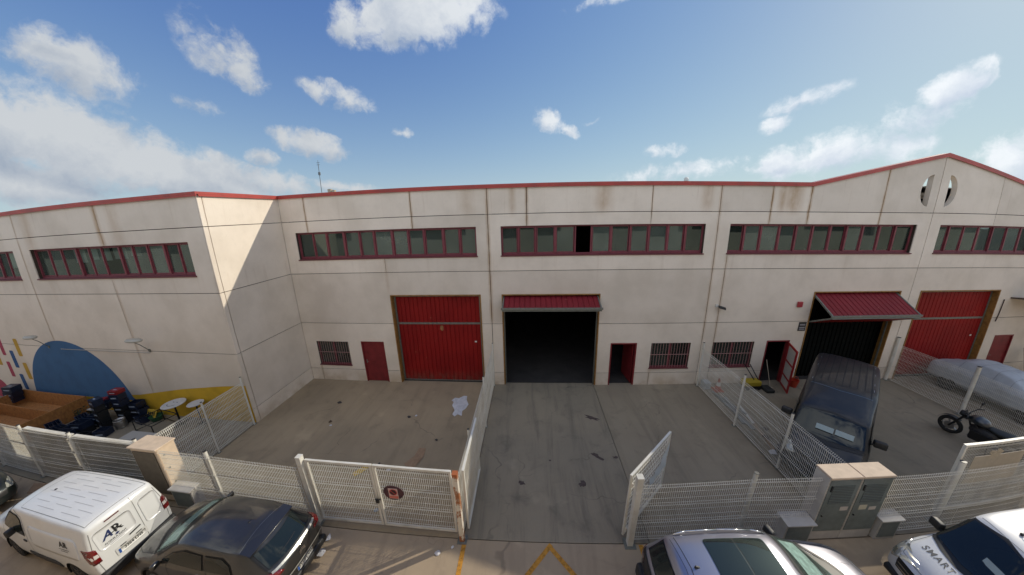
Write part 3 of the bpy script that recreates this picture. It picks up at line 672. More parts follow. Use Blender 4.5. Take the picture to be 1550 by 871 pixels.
# ---- opened up-and-over gates
def folded_gate(root, x0, x1, top, out_y, out_z, in_z, back=True):
    a, c = x0 + .06, x1 - .06
    # upper leaf: tilts out from the lintel
    p0 = Vector((0, .16, top)); p1 = Vector((0, out_y, out_z)); d = (p1 - p0); n = Vector((0, -d.z, d.y)).normalized()
    if n.z < 0: n = -n
    g = MB(); e = .055
    for u in (a + e / 2, c - e / 2): g.obox(Vector((u, 0, 0)) + (p0 + p1) / 2, (e / 2, 0, 0), d / 2, n * .035)
    g.box(a - .04, c + .04, out_y - .045, out_y + .03, out_z - .05, out_z + .035)
    gt = g.build('gate', M_STEEL, root, bevel=.004)
    r = MB(); k = max(1, round((c - a) / .235)); p = (c - a - 2 * e) / k
    for i in range(k):
        u = a + e + i * p; w = u + p
        for (s0, h0), (s1, h1) in zip([(u, -.012), (u + .02, -.012), (u + .035, .012), (w - .012, .012), (w, -.012)], [(u + .02, -.012), (u + .035, .012), (w - .012, .012), (w, -.012)]):
            A = p0 + n * h0; B = p1 + n * h0; A2 = p0 + n * h1; B2 = p1 + n * h1
            r.quad((s0, A.y, A.z), (s0, B.y, B.z), (s1, B2.y, B2.z), (s1, A2.y, A2.z))
    r.build('upper_leaf', M_RED2, gt, fix=False)
    # lower leaf: folded back underneath it
    q0 = Vector((0, out_y + .02, out_z - .09)); q1 = Vector((0, .17, in_z)); d2 = q1 - q0; n2 = Vector((0, -d2.z, d2.y)).normalized()
    l = MB(); l.obox(Vector(((a + c) / 2, 0, 0)) + (q0 + q1) / 2, ((c - a) / 2 - .01, 0, 0), d2 / 2, n2 * .02); l.build('lower_leaf', M_RED, gt)
    l = MB()
    for u in (a + .02, c - .02): l.obox(Vector((u, 0, 0)) + (q0 + q1) / 2, (.025, 0, 0), d2 / 2, n2 * .032)
    l.obox(Vector(((a + c) / 2, 0, 0)) + q0, ((c - a) / 2, 0, 0), d2.normalized() * .03, n2 * .033); l.build('lower_rail', M_STEEL, gt)
folded_gate(U2, -1.26, 3.03, 4.36, -.66, 4.02, 4.0)
folded_gate(U3, 12.64, 16.86, 4.38, -.98, 3.64, 2.97)
# guide rails and the dark ribbed shutter standing behind the raised gate
for (r, a, c) in ((U2, -1.26, 3.03), (U3, 12.64, 16.86)):
    for u in (a + .055, c - .105):
        b = MB(); b.box(u, u + .05, .10, .15, 0, 4.2); b.build('guide_rail', M_STEEL, r)
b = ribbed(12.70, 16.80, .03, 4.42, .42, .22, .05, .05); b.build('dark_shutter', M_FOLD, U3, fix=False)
# ---- open doors
def leafdoor(root, hinge, far, z1, m, glazed=False, name='door', frame=True):
    h, f = Vector((*hinge, 0)), Vector((*far, 0)); d = (f - h); n = Vector((-d.y, d.x, 0)).normalized() * .02
    b = MB()
    def seg(a0, a1, z0, zz, th=1.0): b.obox(h + d * (a0 + a1) / 2 + Vector((0, 0, (z0 + zz) / 2)), d * (a1 - a0) / 2, n * th, (0, 0, (zz - z0) / 2))
    if not glazed:
        seg(0, 1, .02, z1)
    else:
        seg(0, .12, .02, z1); seg(.88, 1, .02, z1)
        for z0, zz in ((.02, .12), (.52, .60), (1.22, 1.30), (z1 - .10, z1)): seg(.12, .88, z0, zz)
    o = b.build(name, m, root, bevel=.004)
    if glazed:
        for z0, zz in ((.12, .52), (.60, 1.22), (1.30, z1 - .10)):
            g = MB(); g.obox(h + d * .5 + Vector((0, 0, (z0 + zz) / 2)), d * .378, n * .25, (0, 0, (zz - z0) / 2 - .002)); g.build('glazing', mat('frosted_glazing', (.55, .52, .47), .35), o)
    hh = MB(); q = h + d * .9; hh.rod(q + n * 2 + Vector((0, 0, 1.05)), q + n * 2.2 - d * .1 + Vector((0, 0, 1.05)), .012); hh.build('handle', M_STEEL, o)
    return o
def doorframe(root, x0, x1, z1):
    b = MB(); t = .06; b.box(x0, x0 + t, -.012, .14, 0, z1); b.box(x1 - t, x1, -.012, .14, 0, z1); b.box(x0 + t, x1 - t, -.011, .139, z1 - t, z1); b.build('door_frame', M_DOOR, root, bevel=.004)
doorframe(U2, 3.62, 4.81, 2.15); leafdoor(U2, (4.72, .16), (4.62, 1.22), 2.08, M_DOOR)
doorframe(U3, 10.88, 12.0, 2.165); leafdoor(U3, (11.95, -.03), (11.50, -1.02), 2.08, mat('bright_red_paint', (.34, .02, .022), .4), True)
leafdoor(U3, (10.97, .16), (11.42, .98), 2.08, M_DOOR)

# ---- projecting wing
UW = thing('warehouse_wing', 'projecting cream warehouse wing with a sunlit end wall and the painted blue half-circle', 'warehouse', (-16, YW, 0))
WXS = [-20.42, -19.5, -18.75, -17.88, -17.18, -16.5, -15.58, -14.9, -14.18, -13.38, -12.7, -12.05]
facade(UW, front(YW), -20.99, XC - .036, [(WXS[0], WXS[-1], 6.18, 7.41)], {0: [-16.2], 1: [-16.2], 2: [-16.2], 'slit': [-16.02], 'slitlow': [-16.2]}, MW, wh=(6.18, 7.41))
half_panels(UW, [-20.99, -16.02, XC - .036], 7.907, [(-20.99, 8.93), (XC, TOP)], YW, MW)
b = MB(); b.box(-16.06, -15.98, YW + .205, YW + .23, 7.91, 8.85); b.build('joint_filler', M_CORE, UW)
band_window(UW, WXS, 6.18, 7.41, YW, None, (0, 1, 2, 3, 4, 5), 5)
side = lambda u, d, z: (XC - d, u, z)
for (za, zb) in ROWS + [(7.907, TOP)]:
    b = grid_slab(MB(), YW, YW + .17 - G, za + (G if za else 0), zb - G, [], 0, .036, side); b.build('wall_panel', MWS, UW)
    b = grid_slab(MB(), YW + .17 + G, -.002, za + (G if za else 0), zb - G, [], 0, .036, side); b.build('wall_panel', MWS, UW)
b = MB(); b.box(XC - .2, XC - .038, YW + .205, -.003, 0, 8.9); b.build('core_wall', M_CORE, UW)
coping(UW, [(-20.99, 8.93), (XC + .07, TOP)], YW)
b = MB(); b.box(XC - .30, XC + .07, YW + .302, -.075, TOP, TOP + .085); b.box(XC + .04, XC + .068, YW + .03, -.075, TOP - .07, TOP - .002); b.build('coping', M_COP, UW)
b = MB(); b.box(-20.98, -20.83, YW + .24, 22, 0, 8.6); b.box(XC - .36, XC - .21, YW + .24, 22, 0, 8.6); b.box(-20.83, XC - .36, 21.8, 22, 0, 8.6); b.build('rear_wall', MWS, UW)
interior(UW, -20.8, XC - .38, YW + .25, 10, 8.5); flat_roof(UW, -20.99, XC - .3, YW, 22, 8.66)
UW2 = thing('warehouse_wing', 'cream wing unit at the left edge of the view, with pink and yellow painted dashes', 'warehouse', (-27, YW, 0))
WX2 = [-30.4, -29.6, -28.8, -28.0, -27.2, -26.4, -25.6, -24.8, -24.0, -23.17, -22.42, -21.57]
facade(UW2, front(YW), -31.0, -20.99, [(WX2[0], WX2[-1], 6.18, 7.41)], {'slit': [-26], 'slitlow': [-26]}, MW, wh=(6.18, 7.41))
half_panels(UW2, [-31.0, -26, -20.99], 7.907, [(-31, 8.93), (-20.99, 8.93)], YW, MW)
coping(UW2, [(-31, 8.93), (-20.99, 8.93)], YW); band_window(UW2, WX2, 6.18, 7.41, YW, None, (8, 9, 10), 6)
b = MB(); b.box(-30.99, -30.85, YW + .24, 22, 0, 8.6); b.box(-21.15, -21.0, YW + .24, 22, 0, 8.6); b.build('rear_wall', MWS, UW2)
interior(UW2, -30.8, -21.2, YW + .25, 10, 8.5); flat_roof(UW2, -31, -20.99, YW, 22, 8.66)

# curtains and things seen inside the wing windows
M_CURT = mat('white_blind', (.75, .80, .78), .8)
for (a, c, z0) in ((-18.6, -18.0, 6.75), (-17.75, -17.3, 6.85), (-17.1, -16.6, 6.8), (-16.4, -15.75, 6.85), (-15.5, -15.0, 6.95), (-22.3, -21.7, 6.6), (-23.0, -22.6, 6.65)):
    b = MB(); n = max(3, int((c - a) / .09))
    for i in range(n):
        u = a + (c - a) * i / n; b.quad((u, YW + .42, z0), (u + (c - a) / n * .85, YW + .45, z0), (u + (c - a) / n * .85, YW + .45, 7.36), (u, YW + .42, 7.36))
    b.build('blind', M_CURT, UW if a > -21 else UW2, fix=False)
# painted shapes on the wall (flat paint)
def wpaint(pts, col, root, name='painted_shape', lab=None, d=.003):
    w = NT('mural_paint', .8); c = w.mix(w.ss(w.noise(2.0), .4, .7), col, tuple(q * .86 for q in col)); m = w.out(c)
    b = MB(); tri = tessellate_polygon([[Vector((u, z, 0)) for u, z in pts]])
    b.add([(u, YW - d, z) for u, z in pts], [tuple(t) for t in tri]); b.build(name, m, root, fix=False, label=lab)
blue = [(-24.05, .63)] + [(-20.72 + 3.33 * cos(t), -.02 + 3.42 * sin(t)) for t in [pi - .2 - (pi - .45) * i / 40 for i in range(41)]] + [(-17.33, .63)]
wpaint(blue, (.045, .13, .27), UW, 'painted_half_circle')
wpaint([(-20.9, .0), (XC - .05, .0), (XC - .05, 1.72), (-12.5, 1.62), (-14.5, 1.38), (-17.0, .95), (-20.9, .62)], (.66, .40, .02), UW, 'painted_band', d=.0015)
def pill(cx, z0, z1, w=.32): 
    return [(cx - w / 2, z0 + .04), (cx - w / 2 + .04, z0), (cx + w / 2 - .04, z0), (cx + w / 2, z0 + .04), (cx + w / 2, z1 - .04), (cx + w / 2 - .04, z1), (cx - w / 2 + .04, z1), (cx - w / 2, z1 - .04)]
for cx, z0, z1, col in ((-23.98, 2.49, 3.38, (.55, .33, .04)), (-23.98, 1.28, 2.15, (.55, .33, .04)), (-24.68, 1.85, 2.75, (.035, .10, .25)), (-24.68, .67, 1.51, (.035, .10, .25)),
                       (-25.38, 2.47, 3.38, (.42, .06, .10)), (-25.38, 1.32, 2.13, (.42, .06, .10)), (-26.1, 1.9, 2.8, (.55, .33, .04)), (-23.3, 3.3, 3.3, None)):
    if col: wpaint(pill(cx, z0, z1), col, UW2, 'painted_dash')
wpaint([(-27.2 + .85 * cos(i / 12 * pi), .35 + .75 * sin(i / 12 * pi)) for i in range(24)], (.42, .06, .10), UW2, 'painted_circle')
wpaint([(-30.9, 0), (-21.02, 0), (-21.02, .6), (-30.9, .5)], (.50, .30, .03), UW2, 'painted_band', d=.0015)

# conduit and flood lamps on the wing
b = MB(); b.rod((-20.7, YW - .03, 3.02), (-15.5, YW - .03, 3.02), .012); b.build('conduit', mat('conduit_grey', (.4, .37, .33), .6), UW)
def flood(x, z, label):
    t = thing('wall_lamp', label, 'lamp', (x, YW, z - .75), group='flood lamps on bent arms')
    b = MB(); b.path([(x, YW - .02, z - .70), (x, YW - .25, z - .35), (x + .02, YW - .55, z - .02)], .014); b.build('arm', M_STEEL, t)
    b = MB(); b.lathe([(.02, .0), (.36, .01), (.40, .05), (.34, .10), (.1, .12)], (0, 0, 0), 18)
    for v in b.v: v.y *= .42; v += Vector((x + .4, YW - .60, z - .06))
    b.build('lamp_head', mat('lamp_glass_grey', (.42, .40, .34), .3), t, smooth=True)
    b = MB(); b.box(x - .05, x + .05, YW - .025, YW - .002, z - .78, z - .66); b.build('wall_bracket', M_STEEL, t)
flood(-21.52, 3.80, 'flood lamp on a bent arm above the painted blue half-circle'); flood(-15.5, 3.84, 'flood lamp on a bent arm at mid wing wall, right of the blue half-circle')

# wall fittings on the bays
t = thing('security_camera', 'small black security camera beside the joint between the middle bays', 'camera', (8.2, 0, 3.8))
b = MB(); b.box(8.13, 8.25, -.05, -.002, 3.82, 3.95); b.build('bracket', M_WHITE, t); b = MB(); b.obox((8.36, -.16, 3.83), (.13, -.06, -.03), (.025, .05, 0), (.0, .015, .05)); b.build('camera_body', mat('black_plastic', (.02, .02, .02), .4), t, bevel=.01)
b = MB(); b.box(11.93, 12.15, -.09, -.002, 3.78, 4.03); single(b, 'alarm_box', mat('red_plastic', (.38, .04, .05), .35), 'red alarm box high on the wall beside the half-raised gate', 'alarm', bevel=.02, seg=2)
t = thing('wall_sign', 'black notice plate with grey writing beside the half-raised gate', 'sign', (12.4, 0, 2.65))
b = MB(); b.box(12.24, 12.60, -.015, -.002, 2.62, 3.05); b.build('plate', mat('black_plastic'), t)
for z in (2.92, 2.78, 2.69):
    b = MB(); b.box(12.29, 12.55, -.019, -.016, z - .035 * (1 if z > 2.7 else .5), z + .035 * (1 if z > 2.7 else .5)); b.build('lettering', mat('sign_grey', (.30, .30, .32), .6), t)
# antenna mast, dish and roof bits on the skyline
t = thing('antenna_mast', 'thin lattice antenna mast rising behind the left roofline', 'antenna', (-14.8, 8, 8.7))
b = MB(); b.rod((-14.8, 8, 8.7), (-14.78, 8, 11.9), .022, 6); b.rod((-14.78, 8, 11.9), (-14.78, 8, 12.12), .012, 6); b.build('mast', mat('mast_grey', (.12, .13, .14), .6), t)
b = MB()
for z in (11.95, 11.8): b.rod((-14.9, 8, z), (-14.66, 8, z), .012, 5)
b.box(-14.84, -14.72, 7.95, 8.05, 11.1, 11.3); build_all(b, 'aerial', mat('mast_grey'), t)
t = thing('roof_vent', 'stubby beige twin roof vent behind the left roofline', 'vent', (-14.0, 8, 8.7))
b = MB(); b.box(-14.25, -14.0, 7.9, 8.1, 8.7, 10.1); b.build('stack', mat('vent_beige', (.42, .35, .25), .7), t); b = MB(); b.box(-13.93, -13.72, 7.9, 8.1, 8.7, 10.02); b.build('stack', mat('vent_beige'), t)
t = thing('satellite_dish', 'tiny satellite dish on the roof behind the middle of the roofline', 'dish', (10.35, 8, 8.6))
b = MB(); b.rod((10.35, 8, 8.6), (10.35, 8, 9.95), .02); b.build('mast', mat('mast_grey'), t); b = MB(); b.lathe([(.02, 0), (.14, .03), (.17, .06)], (10.35, 7.95, 9.98), 12, 'y'); b.build('dish', M_WHITE, t)
b = MB(); b.box(-14.2, -11.6, .6, 3.5, 8.75, 9.13); single(b, 'roof_ridge_cap', mat('grey_cap', (.25, .25, .25), .5), 'low grey ridge cap lying on the roof behind the inner corner', 'roof cap')
t = thing('rooflight', 'translucent ribbed rooflight on the roof of the left wing', 'rooflight', (-30, 3, 8.66))
b = MB()
for i in range(56):
    x = -42 + i * .33; b.quad((x, 2.6, 8.7), (x + .25, 2.6, 8.7), (x + .25, 3.4, 9.75), (x, 3.4, 9.75))
b.build('glazing', mat('translucent_sheet', (.45, .62, .70), .3), t, fix=False); b = MB(); b.box(-42, -23.5, 3.35, 3.45, 9.75, 9.80); b.build('ridge', M_STEEL, t)

# opposite building: the camera looks out from it; its sunlit front shows in the windows
t = thing('opposite_warehouse', 'cream warehouse across the street, seen only as a reflection in the upper windows', 'warehouse', (0, -13.6, 0))
b = grid_slab(MB(), -45, 45, 0, 9.0, [(x, x + 8.2, 6.2, 7.4) for x in [-43.6 + 9.6 * i for i in range(4)] + [-5.2 + 9.6 * i for i in range(5)]], 0, .3, lambda u, d, z: (u, -13.3 - d, z)); b.build('wall', MWS, t)
b = MB(); b.box(-45, 45, -30, -13.65, 0, 8.9); b.build('body', mat('dark_green_glazing', (.03, .04, .035), .3), t)
b = MB(); b.box(-45.1, 45.1, -13.65, -13.25, 9.0, 9.1); b.build('coping', M_COP, t)
# ============================================================ FENCES
def wire_mesh(p0, p1, z0, z1, sp=.05, r=.0037, fold=.035, off=0.):
    p0, p1 = Vector((*p0, 0)), Vector((*p1, 0)); d = p1 - p0; Ln = d.length; d.normalize(); n = Vector((d.y, -d.x, 0))
    if n.y > 0 or (abs(n.y) < 1e-6 and n.x > 0): n = -n
    H = z1 - z0; b = MB()
    folds = [z0 + .06 + (H - .12) * k / (3 if H > 1.2 else 2) for k in range(4 if H > 1.2 else 3)]
    prof = [(z0, 0.)]
    for f in folds: prof += [(f - .045, 0), (f, fold), (f + .045, 0)]
    prof.append((z1, 0.)); prof = [q for i, q in enumerate(prof) if i == 0 or q[0] > prof[i - 1][0] + .004]
    k = int(Ln / sp)
    for i in range(k + 1):
        q = p0 + d * min(Ln, i * sp)
        P = []
        for z, o in prof:
            c = q + n * (o + off) + Vector((0, 0, z))
            P += [c - d * r - n * r, c + d * r - n * r, c + d * r + n * r, c - d * r + n * r]
        F = []
        for s in range(len(prof) - 1):
            for e in range(4): F.append((s * 4 + e, s * 4 + (e + 1) % 4, (s + 1) * 4 + (e + 1) % 4, (s + 1) * 4 + e))
        b.add(P, F)
    def hw(z, o):
        a = p0 + n * (o + off) + Vector((0, 0, z)); c = p1 + n * (o + off) + Vector((0, 0, z)); b.rod(a, c, r * 1.25, 4, cap=False)
    for f in folds: hw(f - .045, 0.009); hw(f + .045, 0.009); hw(f, fold + .009)
    for a, c in zip(folds, folds[1:]):
        m = max(1, round((c - a) / .2) - 1)
        for j in range(m): hw(a + (c - a) * (j + 1) / (m + 1), .009)
    return b
M_CAP = mat('black_cap', (.03, .03, .03), .5)
def post(root, x, y, h, s=.06, square=False, m=None, capm=None):
    b = MB()
    if square: b.box(x - s / 2, x + s / 2, y - s / 2, y + s / 2, 0, h)
    else: b.rod((x, y, 0), (x, y, h), s / 2, 12)
    o = b.build('post', m or M_FENCE, root, smooth=False, bevel=.004 if square else 0)
    b = MB()
    if square: b.box(x - s / 2 - .004, x + s / 2 + .004, y - s / 2 - .004, y + s / 2 + .004, h + .001, h + .015)
    else: b.rod((x, y, h + .001), (x, y, h + .012), s / 2 + .003, 12)
    b.build('cap', capm or M_CAP, o); 
    b = MB(); b.box(x - s, x + s, y - s, y + s, .001, .012); b.build('base_plate', M_STEEL, o)
    return o
def fence(label, pts, posts, z0=.06, z1=1.95, ph=2.05, off=0., sp=.05, s=.06, **kw):
    c = Vector((*pts[0], 0)); t = thing('mesh_fence', label, 'fence', c)
    for a, q in zip(pts, pts[1:]): wire_mesh(a, q, z0, z1, sp, off=off, **kw).build('wire_mesh', M_FENCE, t, fix=False, kind='stuff')
    for p in posts: post(t, p[0], p[1], p[2] if len(p) > 2 else ph, s)
    return t
fw = fence('white mesh fence with a brown screen in front of the mural yard', [(-30, -6.92), (-16.55, -6.92), (-14.1, -6.88), (-11.42, -6.84)], [(-29, -6.92), (-26.5, -6.92), (-24, -6.92), (-21.5, -6.92), (-19.05, -6.92), (-16.55, -6.92), (-14.1, -6.88), (-11.47, -6.82)], z1=1.97, s=.09, r=.0042)
for a, c in ((-16.5, -14.15), (-14.05, -11.5)):
    b = MB(); b.box(a, c, -6.80, -6.79, .1, 1.86); b.build('screen', mat('brown_screen', (.10, .08, .062), .9, noise_amt=.35, nscale=2), fw)
    b = MB(); b.box(a, c, -6.86, -6.74, 1.885, 1.905); b.build('top_strip', M_FENCE, fw)
b = MB(); b.box(-30, -11.4, -6.78, -6.63, 0, .35); tag(b.build('low_wall', mat('low_wall_concrete', (.27, .25, .22), .9, noise_amt=.3, nscale=3)), 'low grey concrete kerb wall at the foot of the mural yard fence', 'wall')
fence('white mesh fence running back to the corner of the projecting wing', [(-11.24, -6.6), (-11.24, -3.56)], [(-11.24, -3.56, 2.17), (-11.22, -5.08, 2.10)], r=.006)
fence('short white mesh fence between the left cabinet and the double gate', [(-10.38, -6.98), (-8.76, -6.99), (-5.9, -7.06)], [(-8.76, -6.97)], z1=1.93, s=.09)
fence('white mesh fence dividing the empty left yard from the driveway', [(-1.74, -.2), (-1.73, -7.0)], [(-1.74, -.13, 2.19), (-1.73, -2.94, 2.19), (-1.76, -5.55, 2.10)], z1=1.9, r=.0036)
fence('white mesh fence right of the driveway, up to the twin cabinets', [(2.5, -7.06), (5.35, -6.97), (6.88, -6.99)], [(5.3, -6.90, 1.98)], z1=1.88, s=.10)
fence('white mesh fence between the driveway and the blue van, with litter behind it', [(7.80, -.25), (7.82, -6.9)], [(7.80, -.16, 2.19), (7.77, -2.92, 2.19), (7.88, -4.92, 2.05)], z1=1.92, s=.075)
fence('white mesh fence right of the twin cabinets, running off the right edge', [(8.62, -7.07), (11.0, -7.05), (18.5, -7.05)], [(10.72, -6.88, 1.98), (13.8, -6.95), (16.8, -6.95)], z1=1.9, s=.13)
fence('white mesh fence between the blue van yard and the covered car', [(17.44, -.25), (17.5, -6.9)], [(17.42, -.06, 2.21), (17.5, -2.8, 2.15), (17.5, -5.4)], z1=1.88, s=.13, r=.0028)
# ---- gates in the fence
def gate_leaf(root, p0, p1, z0, z1, name='gate_leaf', tube=.055, r=.0040, sp=.05):
    p0, p1 = Vector((*p0, 0)), Vector((*p1, 0)); b = MB(); Z = lambda z: Vector((0, 0, z))
    d = (p1 - p0).normalized()
    b.bar(p0 + Z(z1), p1 + Z(z1), tube, tube); b.bar(p0 + Z(z0), p1 + Z(z0), tube, tube)
    b.bar(p0 + d * tube / 2 + Z(z0 + tube / 2 + .001), p0 + d * tube / 2 + Z(z1 - tube / 2 - .001), tube * .98, tube * .98); b.bar(p1 - d * tube / 2 + Z(z0 + tube / 2 + .001), p1 - d * tube / 2 + Z(z1 - tube / 2 - .001), tube * .98, tube * .98)
    o = b.build(name, M_FENCE, root)
    a, c = p0 + d * tube, p1 - d * tube
    wire_mesh((a.x, a.y), (c.x, c.y), z0 + .03, z1 - .03, sp=sp, r=r, fold=.02).build('wire_mesh', M_FENCE, o, fix=False, kind='stuff')
    return o
t = thing('double_gate', 'closed white mesh double gate of the empty left yard, with one rusty post', 'gate', (-3.8, -7, 0))
gate_leaf(t, (-5.66, -6.99), (-3.87, -6.98), .13, 2.12); gate_leaf(t, (-3.84, -6.98), (-1.88, -7.02), .13, 2.12)
post(t, -5.76, -7.03, 2.26, .13, True, capm=M_FENCE); post(t, -1.74, -7.16, 2.24, .12, True, M_RUST, M_RUST)
b = MB(); b.rod((-3.93, -7.05, 1.08), (-3.78, -7.05, 1.08), .018); b.box(-3.9, -3.82, -7.08, -7.04, .98, 1.07); b.build('latch', mat('black_plastic'), t)
# no-parking disc with its small plate
t = thing('no_parking_sign', 'round dark red no-parking sign with a small plate, wired to the double gate', 'sign', (-3.42, -7.08, 1.2))
b = MB(); pts = [(-3.40 + .26 * cos(a) * (1 + .12 * cos(a - .5)), 1.38 + .23 * sin(a)) for a in [2 * pi * i / 28 for i in range(28)]]
b.prism(pts, 'y', -7.075, -7.065); b.build('disc', mat('dark_red_disc', (.10, .03, .04), .5, col2=(.03, .02, .03), nscale=5), t)
b = MB(); b.box(-3.50, -3.26, -7.082, -7.077, 1.20, 1.53); b.build('plate', mat('pale_plate', (.62, .42, .38), .5), t)
b = MB(); b.prism([(-3.38 + .10 * cos(a), 1.41 + .10 * sin(a)) for a in [2 * pi * i / 24 for i in range(24)]], 'y', -7.086, -7.083); b.build('ring', mat('sign_red', (.45, .05, .05), .5), t)
b = MB(); b.prism([(-3.38 + .078 * cos(a), 1.41 + .078 * sin(a)) for a in [2 * pi * i / 24 for i in range(24)]], 'y', -7.090, -7.087); b.build('sign_face', mat('black_plastic'), t)
b = MB(); b.bar((-3.44, -7.0925, 1.47), (-3.32, -7.0925, 1.35), .003, .022, up=(1, 0, 1)); b.build('slash', mat('sign_red'), t)
b = MB(); b.box(-3.49, -3.27, -7.086, -7.083, 1.215, 1.29); b.build('red_strip', mat('sign_red_pale', (.6, .16, .12), .5), t)
t = thing('gate_leaf_open', 'white mesh gate leaf swung back against the divider fence, left of the driveway', 'gate', (-1.62, -6, 0))
gate_leaf(t, (-1.62, -6.93), (-1.64, -5.02), .12, 2.05, 'frame')
t = thing('gate_leaf_open', 'white mesh gate leaf swung inwards with a sagging white sheet, right of the driveway', 'gate', (2.4, -7.1, 0))
post(t, 2.43, -7.13, 2.2, .14, True, capm=M_FENCE); lf_ = gate_leaf(t, (2.29, -6.97), (3.83, -5.55), .12, 2.05, 'frame', r=.006, sp=.1)
for z in (.35, 1.8):
    b = MB(); b.rod((2.33, -7.04, z), (2.33, -7.04, z + .1), .02); b.build('hinge', M_RUST, t)
b = MB(); A = Vector((2.29, -6.97, 0)); D = Vector((1.54, 1.42, 0)); nn_ = Vector((-.68, .74, 0)); P = []; n = 14
for i in range(n + 1):
    for j in range(9):
        u = .50 + .47 * i / n; top = 1.20 + .60 * max(0, (i / n)) ** 1.3 - .12 * sin(pi * i / n); bot = .74 + .05 * sin(3 * i / n)
        bot = .85 + .12 * (i / n); z = bot + (top - bot) * j / 8; P.append(A + D * u + Vector((.03, -.03, z)) + nn_ * .012 * sin(i * 1.3 + j * .9))
b.add(P, [(i * 9 + j, (i + 1) * 9 + j, (i + 1) * 9 + j + 1, i * 9 + j + 1) for i in range(n) for j in range(8)])
b.build('plastic_sheet', mat('white_sheet', (.62, .66, .68), .55), t, smooth=True, fix=False)
t = thing('sliding_gate', 'white framed mesh gate with a beige board, behind the fence at the right edge', 'gate', (13, -6.7, 0))
gate_leaf(t, (11.02, -6.62), (15.8, -6.62), .12, 2.22, 'frame', .07, r=.003)
b = MB(); b.box(11.35, 13.15, -6.72, -6.705, 1.05, 1.92); b.build('board', mat('beige_board', (.48, .42, .33), .8, noise_amt=.15, nscale=4), t)
b = MB(); pts = [(12.0 + .22 * cos(a) * (1 + .25 * sin(3 * a)), 2.0 + .11 * sin(a) * (1 + .3 * cos(5 * a))) for a in [2 * pi * i / 30 for i in range(30)]]; b.prism(pts, 'y', -6.74, -6.73); b.build('torn_paper', mat('beige_paper', (.52, .45, .34), .9, noise_amt=.4, nscale=14), t)

# ============================================================ CABINETS
M_CAB = mat('cream_cabinet_sunlit', (.70, .55, .40), .75, noise_amt=.18, nscale=4, bump=.15, bscale=40)  # the peach tone has the warmth of sunlight mixed into the cream
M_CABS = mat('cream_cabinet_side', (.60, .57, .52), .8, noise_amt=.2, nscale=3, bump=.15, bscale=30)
M_CDOOR = mat('grey_green_door', (.24, .28, .27), .45, .3, noise_amt=.3, nscale=3)
M_VENTD = mat('vent_dark', (.10, .12, .118), .6)
def tall_cab(label, x0, x1, yf, yb, h, doors=True):
    t = thing('utility_cabinet', label, 'cabinet', ((x0 + x1) / 2, (yf + yb) / 2, 0), group=None)
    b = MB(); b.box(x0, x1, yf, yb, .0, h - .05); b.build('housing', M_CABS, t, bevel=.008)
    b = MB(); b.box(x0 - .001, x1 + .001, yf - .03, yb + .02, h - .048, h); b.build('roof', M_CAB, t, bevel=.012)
    b = MB(); b.box(x0 + .03, x1 - .03, yf - .018, yf - .002, .30, h - .09); d = b.build('door', M_CDOOR, t, bevel=.004)
    v = MB(); v.box(x0 + .13, x1 - .13, yf - .022, yf - .019, h * .60, h * .88); gv = v.build('vent', M_VENTD, d)
    s = MB()
    for i in range(11):
        z = h * .61 + (h * .26) * i / 10; s.box(x0 + .13, x1 - .13, yf - .030, yf - .023, z, z + .012)
    s.build('vent_slats', M_CDOOR, d)
    b = MB(); b.box(x0 + .07, x0 + .10, yf - .04, yf - .019, h * .80, h * .88); b.rod((x0 + .085, yf - .03, h * .42), (x0 + .085, yf - .05, h * .42), .02); build_all(b, 'lock', mat('black_plastic'), d)
    return t, d
t, d = tall_cab('left of the two tall cream cabinets with grey-green louvred doors', 6.92, 7.715, -7.12, -6.74, 2.0)
b = MB(); b.box(7.42, 7.62, -7.1415, -7.139, .98, 1.10); b.build('sticker', mat('sticker_paper', (.55, .5, .45), .7), d)
t, d = tall_cab('right of the two tall cream cabinets with grey-green louvred doors and two stickers', 7.73, 8.53, -7.12, -6.74, 2.0)
b = MB(); b.box(7.90, 8.10, -7.1415, -7.139, .98, 1.13); b.build('sticker', mat('sticker_yellowed', (.55, .52, .40), .7), d)
b = MB(); b.box(8.17, 8.35, -7.1415, -7.139, .96, 1.06); b.build('sticker', mat('sticker_paper'), d)
def small_cab(label, x0, x1, yf, yb, h):
    t = thing('meter_box', label, 'meter box', ((x0 + x1) / 2, (yf + yb) / 2, 0))
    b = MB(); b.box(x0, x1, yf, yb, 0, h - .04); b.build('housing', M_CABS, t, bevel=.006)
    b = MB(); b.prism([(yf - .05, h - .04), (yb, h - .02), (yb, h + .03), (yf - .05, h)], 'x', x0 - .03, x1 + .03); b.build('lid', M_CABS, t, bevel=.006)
    b = MB(); b.box(x0 + .05, x1 - .05, yf - .012, yf - .002, .08, h - .09); b.build('door', M_CDOOR, t)
small_cab('low cream meter box left of the twin cabinets', 6.18, 6.86, -7.2, -6.88, .66)
small_cab('low cream meter box right of the twin cabinets', 8.60, 9.16, -7.2, -6.95, .66)
